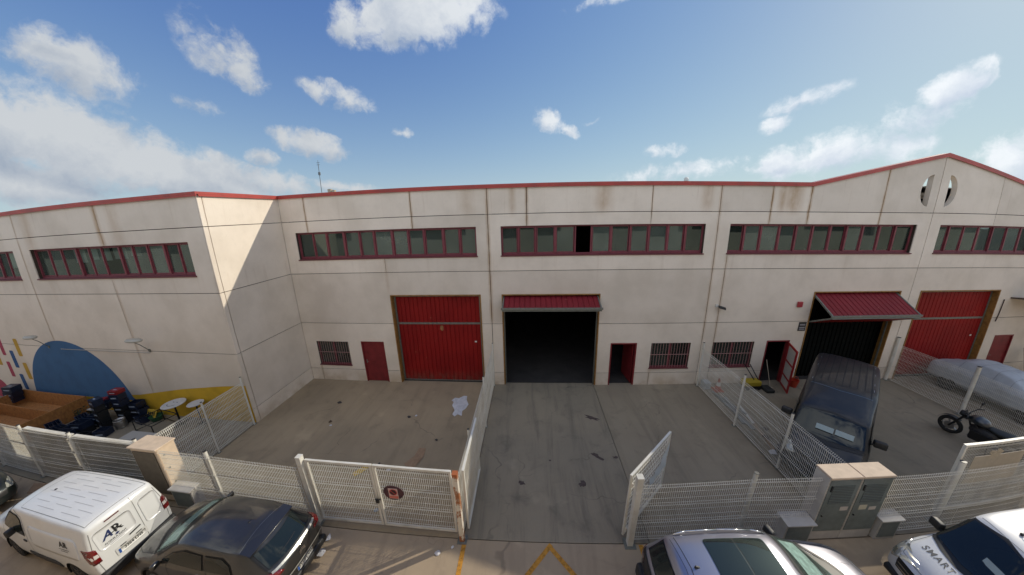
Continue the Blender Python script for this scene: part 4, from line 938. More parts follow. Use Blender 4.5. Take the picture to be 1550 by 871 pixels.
# left cabinet, seen from the end: open sheet steel hood on a niche
t = thing('utility_cabinet', 'tall cream cabinet standing at the corner of the mural yard fence', 'cabinet', (-10.85, -6.8, 0))
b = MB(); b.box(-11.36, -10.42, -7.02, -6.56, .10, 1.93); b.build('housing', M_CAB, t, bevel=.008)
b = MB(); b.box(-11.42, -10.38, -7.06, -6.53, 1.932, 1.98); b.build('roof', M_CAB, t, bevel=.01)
b = MB(); b.box(-11.30, -10.5, -7.045, -7.022, .35, 1.85); d = b.build('door', mat('brown_door', (.15, .12, .085), .7, noise_amt=.3, nscale=5), t, bevel=.004)
b = MB()
for z in (1.65, 1.2, .7): b.box(-10.418, -10.405, -6.9, -6.86, z, z + .05)
build_all(b, 'hinge', M_STEEL, t)
small_cab('low cream meter box right of the tall cabinet at the left yard', -10.34, -9.62, -7.12, -6.85, .70)

# ============================================================ YARD CLUTTER
def crumple(cx, cy, pts, z, m, name, label, cat, amp=.02, seed=0):
    rnd = random.Random(seed); b = MB(); n = len(pts)
    P = [(cx, cy, z + amp)] + [(x, y, z + rnd.random() * amp) for x, y in pts]
    mid = [((cx + x) / 2 + rnd.uniform(-.02, .02), (cy + y) / 2, z + rnd.random() * amp * 1.6) for x, y in pts]
    P += mid
    F = []
    for i in range(n):
        j = (i + 1) % n; F += [(0, 1 + n + i, 1 + n + j), (1 + n + i, 1 + i, 1 + j, 1 + n + j)]
    b.add(P, F); return single(b, name, m, label, cat, fix=False)
M_PAPER = mat('grey_white_paper', (.66, .66, .68), .8, noise_amt=.25, nscale=6)
crumple(-3.1, -1.65, [(-3.5, -1.35), (-3.38, -1.18), (-3.2, -1.2), (-3.02, -1.0), (-2.86, -1.02), (-2.83, -1.3), (-2.68, -1.62), (-2.74, -1.9), (-2.86, -2.05), (-2.82, -2.35), (-3.0, -2.3), (-3.1, -2.42), (-3.22, -2.3), (-3.2, -2.0), (-3.38, -1.7), (-3.36, -1.5)], .004, M_PAPER, 'paper_sheet', 'torn grey-white plastic sheet lying in the left yard before the closed red gate', 'sheet', .03, 1)
M_CBD = mat('cardboard', (.36, .235, .14), .85, noise_amt=.25, nscale=8)
crumple(-3.95, -4.75, [(-4.2, -4.9), (-3.98, -4.55), (-3.95, -4.15), (-3.7, -4.15), (-3.66, -4.6), (-3.78, -4.95), (-4.0, -5.1)], .004, M_CBD, 'cardboard_piece', 'flattened brown cardboard behind the double gate', 'cardboard', .025, 2)
b = MB(); b.prism([(-16.45, -7.25), (-15.85, -7.12), (-15.5, -7.42), (-16.1, -7.62)], 'z', .004, .02); single(b, 'cardboard_piece', M_CBD, 'flattened tan cardboard at the fence foot left of the white van', 'cardboard')
rnd = random.Random(4)
def litter(x, y, s, m, label, cat='litter', name='litter'):
    b = MB(); P = []; n = 7
    for i in range(n): a = 2 * pi * i / n; P.append((x + s * cos(a) * rnd.uniform(.5, 1.2), y + s * sin(a) * rnd.uniform(.5, 1.2), .004 + rnd.random() * s * .5))
    P.append((x, y, s * .9)); b.add(P, [(i, (i + 1) % n, n) for i in range(n)] + [tuple(range(n))]); single(b, name, m, label, cat, fix=False)
M_LP = mat('litter_white', (.62, .62, .64), .8); M_LD = mat('litter_dark', (.06, .05, .045), .8); M_LB = mat('litter_brown', (.10, .06, .035), .8)
litter(-5.22, -7.42, .10, M_LP, 'crumpled white paper by the left gate post'); litter(-5.18, -7.78, .13, M_LP, 'larger crumpled white paper behind the grey car'); litter(-2.28, -7.52, .075, M_LP, 'small crumpled white paper outside the double gate')
litter(-1.95, -7.35, .045, M_LP, 'tiny white scrap beside the rusty post'); litter(-4.97, -2.55, .09, M_LD, 'black scrap in the middle of the left yard'); litter(-8.1, -3.1, .09, M_LB, 'brown scrap at the left of the left yard')
litter(-8.5, -1.85, .10, M_LD, 'dark patch of dirt below the barred window', 'dirt'); litter(-4.7, -2.45, .05, M_LP, 'white crumb beside the black scrap'); litter(-7.95, -3.3, .05, M_LP, 'white crumb beside the brown scrap'); litter(-5.05, -4.95, .05, M_LD, 'small dark lump behind the double gate'); litter(-3.45, -3.75, .06, M_LD, 'small grey lump above the cardboard')
litter(-4.35, -6.55, .07, mat('litter_blue', (.25, .33, .42), .6), 'blue-white scrap behind the left gate leaf'); litter(-4.62, -5.2, .09, M_LP, 'pale plastic scrap seen through the left gate leaf')
crumple(-5.52, -5.3, [(-5.75, -5.42), (-5.5, -5.1), (-5.3, -5.15), (-5.45, -5.4), (-5.6, -5.55)], .004, mat('yellow_plastic', (.60, .38, .03), .5), 'plastic_wrapper', 'yellow plastic wrapper behind the left gate leaf', 'wrapper', .05, 3)
def stain(x, y, rx, ry, rot, m, label, seed):
    rn = random.Random(seed); pts = []
    for i in range(16):
        a = 2 * pi * i / 16; k = rn.uniform(.45, 1.15); u, v = rx * cos(a) * k, ry * sin(a) * k; pts.append((x + u * cos(rot) - v * sin(rot), y + u * sin(rot) + v * cos(rot)))
    b = MB(); b.prism(pts, 'z', .003, .006); single(b, 'ground_stain', m, label, 'stain')
M_STN = mat('dark_stain', (.11, .08, .072), .9, noise_amt=.5, nscale=9)
stain(2.40, -2.35, .34, .12, -.5, M_STN, 'reddish dark stain on the driveway below the open door', 1); stain(2.2, -4.3, .24, .09, -.7, M_STN, 'narrow dark stain in the middle of the driveway', 2); stain(2.82, -4.35, .12, .06, 0, M_STN, 'small dark stain on the driveway joint', 3)
stain(-.28, -5.4, .11, .11, 0, M_STN, 'left of two round dark spots on the driveway', 4); stain(1.55, -5.4, .12, .13, 0, M_STN, 'right of two round dark spots on the driveway', 5); stain(.62, -4.5, .04, .04, 0, M_STN, 'tiny black dot on the driveway', 6)

# ---- mural yard: planter, crates, keg, tables
def osb():
    w = NT('osb_board', .75)
    vo = w.n('ShaderNodeTexVoronoi'); vo.inputs['Scale'].default_value = 14; w.l(w.vec(1, 1, .5), vo.inputs['Vector'])
    c = w.mix(vo.outputs['Distance'], (.50, .22, .06), (.32, .13, .035)); c = w.mix(w.M('MULTIPLY', w.ss(w.noise(7), .5, .7), .5), c, (.18, .08, .03)); return w.out(c)
M_OSB = osb()
t = thing('wooden_planter', 'big open box of orange chipboard in the mural yard', 'planter', (-22, -4.7, 0))
X0, X1, Y0, Y1 = -24.6, -20.0, -5.9, -3.65
for (nm, a) in (('side_board', (X0, X1, Y0, Y0 + .03, 0, .8)), ('side_board', (X0, X1, Y1 - .03, Y1, 0, .8)), ('side_board', (X0, X0 + .03, Y0 + .03, Y1 - .03, 0, .8)), ('side_board', (X1 - .03, X1, Y0 + .03, Y1 - .03, 0, .8)), ('divider', (X0 + .03, X1 - .03, -4.76, -4.73, .02, .74)), ('floor_board', (X0 + .03, X1 - .03, Y0 + .03, -4.77, .12, .15)), ('floor_board', (X0 + .03, X1 - .03, -4.72, Y1 - .03, .12, .15))):
    b = MB(); b.box(*a); b.build(nm, M_OSB, t)
M_CR = mat('navy_crate', (.012, .02, .045), .35); M_CRB = mat('black_crate', (.010, .011, .013), .4); M_LBL = mat('crate_print', (.34, .40, .48), .6); M_CRR = mat('red_crate', (.25, .014, .018), .4)
CR = []
def crate(x, y, z, rz, m, label, w=.42, d=.32, h=.26):
    t = thing('crate', label, 'crate', (x, y, z), rz, group='plastic drink crates')
    b = MB(); b.box(-w / 2, w / 2, -d / 2, -d / 2 + .02, .0, h); b.box(-w / 2, w / 2, d / 2 - .02, d / 2, 0, h); b.box(-w / 2, -w / 2 + .02, -d / 2 + .02, d / 2 - .02, 0, h); b.box(w / 2 - .02, w / 2, -d / 2 + .02, d / 2 - .02, 0, h); b.box(-w / 2 + .02, w / 2 - .02, -d / 2 + .02, d / 2 - .02, .01, .03)
    for i in (-1, 0, 1): b.box(-w / 2 + .02, w / 2 - .02, i * d / 4 - .004, i * d / 4 + .004, .03, h - .03)
    b.build('body', m, t, world=False)
    b = MB(); b.box(-w * .3, w * .3, -d / 2 - .004, -d / 2 - .001, h * .38, h * .56); b.build('print', M_LBL, t, world=False)
    b = MB(); b.lathe([(.001, 0), (.05, 0), (.05, .003)], (w * .18, 0, h * .98 if False else .0), 14)
    b = MB(); b.box(-w * .16, w * .16, -d / 2 - .006, -d / 2 - .0045, h * .8, h * .9); b.build('handle_slot', M_CRB, t, world=False)
    if z > .7 or m is M_CRR:
        b = MB(); b.box(-w / 2 + .03, w / 2 - .03, -d / 2 + .03, d / 2 - .03, h - .012, h - .002); b.build('tray_lid', m, t, world=False)
        b = MB(); b.box(-w * .25, w * .12, -d * .12, d * .05, h - .0015, h + .0005); b.build('print', M_LBL, t, world=False)
    return t
order = ['bottom', 'second from the bottom', 'third from the bottom', 'fourth from the bottom', 'topmost']
for k in range(5): crate(-17.75 - .02 * (k % 2), -4.42, k * .27, -.25 + .04 * (k % 3), M_CR if k == 4 else M_CRB, f'dark crate, {order[k]} of the tall stack left of the steel keg')
for k in range(5): crate(-17.28 + .03 * (k % 2), -3.98, k * .27, .10 - .05 * (k % 2), M_CR if k > 2 else M_CRB, f'dark crate, {order[k]} of the rear tall stack at the mural')
crate(-17.3, -3.95, 1.35, .1, M_CRR, 'red crate on top of the rear tall stack', h=.16)
for k in range(2): crate(-16.72, -3.72, k * .27, -.15, M_CRB if not k else M_CR, f'dark crate, {"lower" if not k else "upper"} of the short pair behind the keg')
crate(-18.55, -3.95, .78, .5, M_CRR, 'red crate lying on the small table beside the planter', w=.5, h=.17); crate(-18.1, -4.02, .62, .5, M_CR, 'navy crate beside the red crate at the table', w=.36, h=.3)
for i, (x, y, k, w_, d_) in enumerate(((-19.35, -5.15, 0, .62, .44), (-18.75, -5.3, 0, .62, .42), (-18.3, -4.85, 0, .6, .42))):
    for q in range(2): crate(x + .03 * q, y, q * .27, -.3 + .2 * i, M_CR if q else M_CRB, f'dark crate, {"upper" if q else "lower"} of the {("leftmost", "middle", "rightmost")[i]} pair between planter and fence', w=w_, d=d_, h=.26)
XX = [(-18.25, -4.35, 2, .1, 'behind the fence-side pairs'), (-18.75, -4.55, 2, -.3, 'beside the planter foot'), (-16.95, -3.72, 3, .05, 'at the mural end'), (-17.15, -4.85, 1, .3, 'left of the keg'), (-18.05, -5.45, 2, .15, 'near the fence, right of the pairs'), (-16.45, -3.95, 1, -.2, 'right of the keg')]
for (x, y, k, rz, wh) in XX:
    for q in range(k): crate(x + .015 * q, y, q * .27, rz + .03 * q, M_CR if (q + k) % 2 else M_CRB, f'dark crate, {"level " + ("one", "two", "three")[q] + " of the stack" if k > 1 else "alone"} {wh}', w=.46, d=.36)
crate(-17.62, -5.2, 0, .2, M_CRB, 'single black crate on the floor in front of the tall stack'); crate(-17.7, -5.65, 0, -.4, M_CRB, 'black crate lying nearest the fence in front of the stacks')
for k in range(3): crate(-24.75 + .1 * k, -3.98, .35 + k * .28, .15, M_CR, f'dark carton, {("bottom", "middle", "top")[k]} of the stack behind the planter at the left', w=.62, d=.42)
t = thing('side_table', 'small pale table carrying the red crate by the planter', 'table', (-18.4, -4, 0))
b = MB(); b.box(-18.95, -17.95, -4.25, -3.75, .57, .61); b.build('tabletop', mat('pale_top', (.42, .40, .36), .6), t)
for x in (-18.9, -18.0):
    for y in (-4.2, -3.8):
        b = MB(); b.box(x - .015, x + .015, y - .015, y + .015, 0, .57); b.build('leg', M_CRB, t)
t = thing('beer_keg', 'short ribbed steel keg standing beside the tall crate stack', 'keg', (-17.02, -4.35, 0))
b = MB(); b.lathe([(.15, 0), (.19, .01), (.19, .05), (.175, .07), (.195, .11), (.20, .15), (.19, .18), (.20, .21), (.195, .27), (.175, .30), (.19, .32), (.19, .36), (.17, .36), (.17, .33)], (-17.02, -4.35, 0), 24); b.build('shell', mat('brushed_steel', (.45, .43, .40), .35, .85, noise_amt=.2), t, smooth=True)
b = MB(); b.lathe([(.04, .325), (.04, .36), (.02, .37)], (-17.02, -4.35, 0), 12); b.build('valve', M_STEEL, t)
def round_table(x, y, r, label, leg=True, smile=False):
    t = thing('bistro_table', label, 'table', (x, y, 0), group='round white bistro tables')
    b = MB(); b.lathe([(.02, .98), (r - .02, .98), (r, .995), (r - .01, 1.01), (.02, 1.01)], (x, y, 0), 28); b.build('tabletop', mat('white_tabletop', (.58, .58, .57), .4, noise_amt=.15, nscale=6), t)
    b = MB(); b.rod((x, y, .03), (x, y, .98), .03); b.build('column', M_CRB, t)
    b = MB(); b.bar((x - .28, y, .03), (x + .28, y, .03), .05, .03); b.bar((x, y - .28, .031), (x, y + .28, .031), .05, .03); b.build('foot', M_CRB, t)
    if smile:
        b = MB()
        for i in range(9):
            a = pi * 1.15 + pi * .7 * i / 8; a2 = pi * 1.15 + pi * .7 * (i + 1) / 8
            if i < 8: b.bar((x + .2 * cos(a), y + .2 * sin(a), 1.012), (x + .2 * cos(a2), y + .2 * sin(a2), 1.012), .02, .003)
        for s in (-.09, .09): b.box(x + s - .03, x + s + .03, y + .06, y + .09, 1.0105, 1.013)
        build_all(b, 'drawn_face', mat('pen_black', (.05, .05, .05), .6), t)
round_table(-14.5, -3.90, .40, 'larger round white table with a drawn smile, before the yellow wall', smile=True); round_table(-13.55, -3.78, .28, 'smaller round white table before the yellow wall, nearest the mesh fence')
t = thing('table_frame', 'bare black metal table frame without a top near the green basket', 'table frame', (-15.2, -4.2, 0))
fx = [(-15.9, -4.55), (-14.6, -4.75), (-14.45, -3.95), (-15.6, -3.75)]
b = MB()
for i in range(4): b.bar((*fx[i], .55), (*fx[(i + 1) % 4], .55), .025, .025)
b.build('top_rail', M_CRB, t)
for p in fx: b = MB(); b.bar((*p, 0), (*p, .54), .025, .025); b.build('leg', M_CRB, t)
b = MB()
for i in range(4): b.bar((*fx[i], .1), (*fx[(i + 1) % 4], .1), .02, .02)
b.build('lower_rail', M_CRB, t)
b = MB(); b.lathe([(.16, 0), (.22, .16), (.24, .22), (.22, .22), (.2, .15), (.1, .04)], (-15.95, -3.78, 0), 18); single(b, 'basket', mat('green_plastic', (.02, .10, .045), .5), 'green round basket on the floor by the yellow wall', 'basket')
t = thing('yellow_board', 'small yellow board with black lettering leaning by the green basket', 'sign', (-16.35, -3.7, 0))
b = MB(); b.obox((-16.3, -3.72, .25), (.30, 0, 0), (0, .01, 0), (0, .08, .16)); b.build('board', mat('board_yellow', (.50, .33, .03), .6), t)
b = MB(); 
for i in range(5): b.obox((-16.5 + .1 * i, -3.737, .25), (.03, 0, 0), (0, .002, 0), (0, .03, .07))
build_all(b, 'lettering', M_CRB, t)
t = thing('low_bench', 'white-topped low bench lying behind the fence by the left cabinet', 'bench', (-14.9, -5.05, 0))
b = MB(); b.box(-15.35, -13.9, -5.35, -4.9, .38, .42); b.build('seat', mat('pale_top'), t); b = MB(); b.box(-15.5, -13.7, -5.95, -5.5, .12, .30); b.build('dark_cushion', M_CRB, t, bevel=.04, seg=2)
for x in (-15.25, -14.0):
    b = MB(); b.box(x - .03, x + .03, -5.3, -4.95, 0, .38); b.build('leg', M_CRB, t)
# leafy plants in front of the planter
def leafclump(x, y, z, rx, ry, h, n, m, label, name='plant', cat='plant', seed=0):
    rn = random.Random(seed); b = MB()
    for i in range(n):
        a = rn.random() * 2 * pi; r = rn.random() ** .5; zz = z + rn.random() * h; c = Vector((x + rx * r * cos(a), y + ry * r * sin(a), zz))
        d = Vector((rn.uniform(-1, 1), rn.uniform(-1, 1), rn.uniform(-.2, 1))).normalized(); s = d.orthogonal().normalized(); l = rn.uniform(.05, .11)
        b.add([c, c + d * l * .5 + s * l * .3, c + d * l, c + d * l * .5 - s * l * .3], [(0, 1, 2, 3)])
    t = thing(name, label, cat, (x, y, z)); b.build('foliage', m, t, fix=False)
    s_ = MB()
    for i in range(8): s_.rod((x + rn.uniform(-rx, rx) * .6, y + rn.uniform(-ry, ry) * .5, z), (x + rn.uniform(-rx, rx) * .8, y + rn.uniform(-ry, ry) * .8, z + h * .8), .008, 5)
    s_.build('stem', mat('stem', (.05, .06, .02), .8), t)
M_LEAF = mat('dark_leaf', (.035, .055, .018), .6, noise_amt=.5, nscale=9)
leafclump(-19.4, -4.15, 0, .45, .3, .5, 260, M_LEAF, 'dark leafy plant between the planter and the crates', seed=1); leafclump(-20.2, -6.1, 0, .7, .25, .55, 300, M_LEAF, 'low leafy plants along the fence before the planter', seed=2)

# ---- blue van yard: cone, bucket, trolley, planks
t = thing('traffic_cone', 'orange and white traffic cone behind the mesh fence', 'traffic cone', (8.55, -.55, 0)); MO = mat('cone_orange', (.42, .06, .02), .5)
b = MB(); b.box(8.35, 8.75, -.75, -.35, .0, .035); b.build('base', MO, t); b = MB(); b.lathe([(.15, .035), (.10, .24), (.001, .24)], (8.55, -.55, 0), 18); b.build('lower_cone', MO, t)
b = MB(); b.lathe([(.101, .241), (.065, .42), (.001, .42)], (8.55, -.55, 0), 18); b.build('white_band', M_WHITE, t); b = MB(); b.lathe([(.064, .421), (.025, .62), (.001, .62)], (8.55, -.55, 0), 18); b.build('tip', MO, t)
t = thing('bucket', 'orange-red bucket beside the open glazed door', 'bucket', (12.3, -.42, 0)); MBK = mat('bucket_red', (.45, .045, .02), .45)
b = MB(); b.lathe([(.13, 0), (.19, .34), (.2, .35), (.18, .35), (.12, .03)], (12.3, -.42, 0), 20); b.build('pail', MBK, t); b = MB(); b.path([(12.11, -.42, .34), (12.15, -.42, .47), (12.3, -.42, .52), (12.45, -.42, .47), (12.49, -.42, .34)], .01); b.build('handle', MBK, t)
t = thing('floor_machine', 'yellow and black wheeled floor machine beside the open door', 'machine', (10.25, -.45, 0)); MY = mat('machine_yellow', (.42, .30, .02), .5)
b = MB(); b.box(9.75, 10.55, -.65, -.25, .18, .42); b.build('body', MY, t, bevel=.05, seg=2); b = MB(); b.box(9.85, 10.5, -.62, -.28, .05, .18); b.build('chassis', M_CRB, t)
b = MB(); b.rod((10.3, -.45, .40), (9.85, -.15, 1.15), .02); b.rod((10.5, -.45, .40), (10.2, -.12, 1.05), .02); b.build('handle', M_CRB, t)
for x in (9.9, 10.45): b = MB(); b.lathe([(.02, -.66), (.09, -.66), (.09, -.60), (.02, -.60)], (x, 0, .09), 14, 'y'); b.build('wheel', M_CRB, t)
b = MB(); b.box(10.62, 11.0, -.95, -.45, .0, .16); single(b, 'rubber_mat', mat('black_rubber', (.02, .022, .02), .7), 'black rubber bundle on the ground by the open door', 'bundle', bevel=.05, seg=2)
b = MB(); b.rod((11.0, -.62, .12), (10.98, -.10, 1.25), .012); b.box(10.85, 11.1, -.68, -.58, 0, .12); single(b, 'broom', mat('pale_wood', (.45, .38, .28), .6), 'broom with a pale stick leaning by the open door', 'broom')
b = MB(); b.box(7.95, 8.25, -.5, -.15, 0, .34); single(b, 'plastic_box', mat('pale_box', (.42, .45, .46), .6), 'pale box in the corner behind the fence post', 'box', bevel=.02)
M_PLK = mat('grey_plank', (.26, .28, .28), .7, noise_amt=.3, nscale=6)
PL = ['longest grey plank on the ground along the fence', 'second grey plank beside the fence foot', 'short white pipe piece on the ground by the fence', 'thin grey batten beside the planks', 'brown batten among the planks by the fence']
for i, (a, c, w, m) in enumerate((((8.25, -.9, .03), (8.35, -3.2, .03), .14, M_PLK), ((8.5, -1.2, .07), (8.15, -2.9, .07), .12, M_PLK), ((8.75, -1.7, .06), (8.55, -2.9, .06), .09, M_WHITE), ((8.15, -.8, .10), (8.6, -2.4, .10), .06, M_PLK), ((8.7, -2.4, .02), (8.35, -4.2, .02), .10, M_CBD))):
    b = MB(); b.bar(a, c, w, .03); single(b, 'plank', m, PL[i], 'plank')
for i, (x, y, s) in enumerate(((8.5, -3.6, .16), (8.8, -3.2, .12), (8.25, -4.3, .15), (8.75, -4.1, .2))): litter(x, y, s, [M_LB, M_LD, M_LP, M_LD][i], ['brown debris heap by the fence beside the van', 'dark debris beside the planks', 'pale rag at the fence foot beside the van', 'dark rag under the blue van nose'][i], 'debris', 'debris')
leafclump(8.45, -5.5, 0, .35, .6, .35, 320, M_LEAF, 'green weeds growing at the fence foot beside the blue van', seed=5)
# ---- right edge: canopy on posts with stacked furniture
t = thing('lean_to', 'thin dark lean-to canopy on a bracket at the right edge', 'canopy', (24.6, -.6, 0)); MBR = mat('dark_timber', (.09, .055, .04), .7, noise_amt=.3, nscale=5)
b = MB(); b.obox((25.6, -.75, 4.05), (2.6, 0, -.12), (0, .75, -.10), (0, .0, .03)); b.build('canopy', MBR, t)
b = MB(); b.path([(22.6, -.03, 4.0), (22.55, -.03, 3.2), (22.5, -.03, 2.9)], .02); b.build('bracket', MBR, t)
for x in (24.9, 26.2): b = MB(); b.box(x, x + .1, -1.45, -1.35, 0, 4.0); b.build('post', MBR, t)
t = thing('stacked_chairs', 'stack of grey folded chairs leaning at the right edge beside the maroon door', 'chairs', (24.7, -1.0, 0))
for i in range(5):
    b = MB(); b.bar((24.35 + .14 * i, -.9, 0), (24.6 + .15 * i, -.3, 1.55), .05, .03); b.bar((24.35 + .14 * i, -1.4, 0), (24.6 + .15 * i, -.8, 1.55), .05, .03)
    for k in range(3): b.bar((24.40 + .14 * i + .06 * k, -1.30 + .15 * k, .35 + .4 * k), (24.40 + .14 * i + .06 * k, -.75 + .15 * k, .35 + .4 * k), .03, .08)
    b.build('chair_frame', mat('dirty_grey', (.22, .20, .18), .7), t)
b = MB(); b.box(24.2, 25.0, -2.2, -1.65, 0, .5); single(b, 'cardboard_box', mat('red_brown_box', (.17, .055, .035), .8), 'red-brown box on the ground at the right edge', 'box', bevel=.01)
# ============================================================ VEHICLES
def paint(name, col, metal=0., rough=.4, coat=1., dirt=.12):
    w = NT(name, rough); w.p.inputs['Metallic'].default_value = metal; w.p.inputs['Coat Weight'].default_value = coat; w.p.inputs['Coat Roughness'].default_value = .06
    tcn = w.n('ShaderNodeTexCoord'); nn = w.n('ShaderNodeTexNoise'); nn.inputs['Scale'].default_value = 2.2; nn.inputs['Detail'].default_value = 6; w.l(tcn.outputs['Object'], nn.inputs['Vector'])
    c = w.mix(w.ss(nn.outputs['Fac'], .45, .75, 0, dirt), col, (.32, .27, .21))
    n2_ = w.n('ShaderNodeTexNoise'); n2_.inputs['Scale'].default_value = 5; w.l(tcn.outputs['Object'], n2_.inputs['Vector']); w.l(w.ss(n2_.outputs['Fac'], .4, .7, .03, .16), w.p.inputs['Coat Roughness'])
    return w.out(c)
P_WHITE = paint('white_car_paint', (.74, .75, .74), 0, .35, .8, .10); P_GREY = paint('dark_grey_car_paint', (.026, .026, .025), .2, .32, 1.0, .10)
P_SILV = paint('lavender_silver_paint', (.38, .38, .44), .75, .3, 1., .06); P_NAVY = paint('navy_van_paint', (.004, .007, .012), .0, .45, .35, .06); P_BLK = paint('black_green_paint', (.008, .014, .014), .2, .3, 1., .05)
M_CG = glass_mat('car_glass', (.80, .90, .88), .03)
M_CGO = mat('tinted_car_glass', (.012, .018, .017), .04, spec=.55)
M_INK = mat('cabin_black', (.010, .011, .012), .5); M_CABIN = mat('cabin_dark', (.014, .018, .018), .7, noise_amt=.5, nscale=3)
M_BP = mat('bumper_plastic', (.030, .030, .030), .55, noise_amt=.3, nscale=10)
M_TYRE = mat('tyre_rubber', (.018, .018, .018), .85); M_RIM = mat('alloy_rim', (.30, .30, .30), .35, .8); M_RIMD = mat('dark_rim', (.06, .06, .06), .4, .5)
M_CHR = mat('chrome', (.75, .75, .73), .12, 1.); M_SEAM = mat('panel_seam', (.04, .04, .04), .8); M_SEAMW = mat('white_panel_seam', (.23, .23, .22), .8)
M_TAIL = mat('tail_lamp_red', (.16, .004, .005), .15, coat=1.); M_TAILW = mat('lamp_clear', (.70, .66, .62), .15, coat=1.); M_HEAD = mat('headlamp_glass', (.45, .45, .40), .12, .3, coat=1.)
M_SHADE = mat('sun_shade_foil', (.80, .88, .84), .35, .35, noise_amt=.45, nscale=7, bump=.5, bscale=9)
M_PLATE = mat('number_plate', (.70, .70, .66), .4); M_EU = mat('plate_blue', (.03, .10, .38), .4); M_TXT = mat('black_lettering', (.02, .02, .02), .5); M_TXB = mat('navy_lettering', (.02, .035, .12), .5)

CROWN = .025
def section(x, zb, wm, zbelt, wbelt, ztop, wtop):
    zm = zb + (zbelt - zb) * .55; k = max(0., ztop - zbelt)
    return [(x, wm - .10, zb), (x, wm - .015, zb + .07), (x, wm, zm), (x, wbelt + (wm - wbelt) * .3, zbelt - .05), (x, wbelt, zbelt),
            (x, wbelt + (wtop - wbelt) * .35, zbelt + k * .42), (x, wtop + (wbelt - wtop) * .12, zbelt + k * .86), (x, wtop, ztop - min(.02, k * .1)), (x, wtop * .55, ztop + CROWN * .7), (x, 0, ztop + CROWN)]
def shell_mesh(secs, bulge_r=.05, bulge_f=.08, lv=3):
    S = [section(*s) for s in secs]; nj = 10; b = bmesh.new(); G_ = []
    for pts in S:
        row = [b.verts.new(p) for p in pts] + [b.verts.new((p[0], -p[1], p[2])) for p in reversed(pts[:-1])]
        G_.append(row)
    for r0, r1 in zip(G_, G_[1:]):
        for j in range(len(r0) - 1): b.faces.new((r0[j], r0[j + 1], r1[j + 1], r1[j]))
    for row, bg_, sg in ((G_[0], bulge_r, -1), (G_[-1], bulge_f, 1)):
        Mv = []
        for j in range(nj - 1):
            a = row[j].co; k = 1 - abs(j - 3) / 9
            Mv.append(b.verts.new((a.x + sg * bg_ * k, 0, a.z)))
        Mv.append(row[nj - 1])
        for j in range(nj - 1):
            Lj, Lk, Rj, Rk = row[j], row[j + 1], row[-1 - j], row[-2 - j]
            if j < nj - 2:
                b.faces.new((Lj, Lk, Mv[j + 1], Mv[j])); b.faces.new((Rk, Rj, Mv[j], Mv[j + 1]))
            else:
                b.faces.new((Lj, Mv[j + 1], Mv[j])); b.faces.new((Mv[j + 1], Rj, Mv[j]))
    bmesh.ops.recalc_face_normals(b, faces=b.faces)
    me = bpy.data.meshes.new('cage'); b.to_mesh(me); b.free()
    o = bpy.data.objects.new('cage', me); COL.objects.link(o); md = o.modifiers.new('s', 'SUBSURF'); md.levels = lv; md.render_levels = lv
    dg = bpy.context.evaluated_depsgraph_get(); dg.update(); ev = o.evaluated_get(dg); out = bpy.data.meshes.new_from_object(ev)
    bpy.data.objects.remove(o); return out
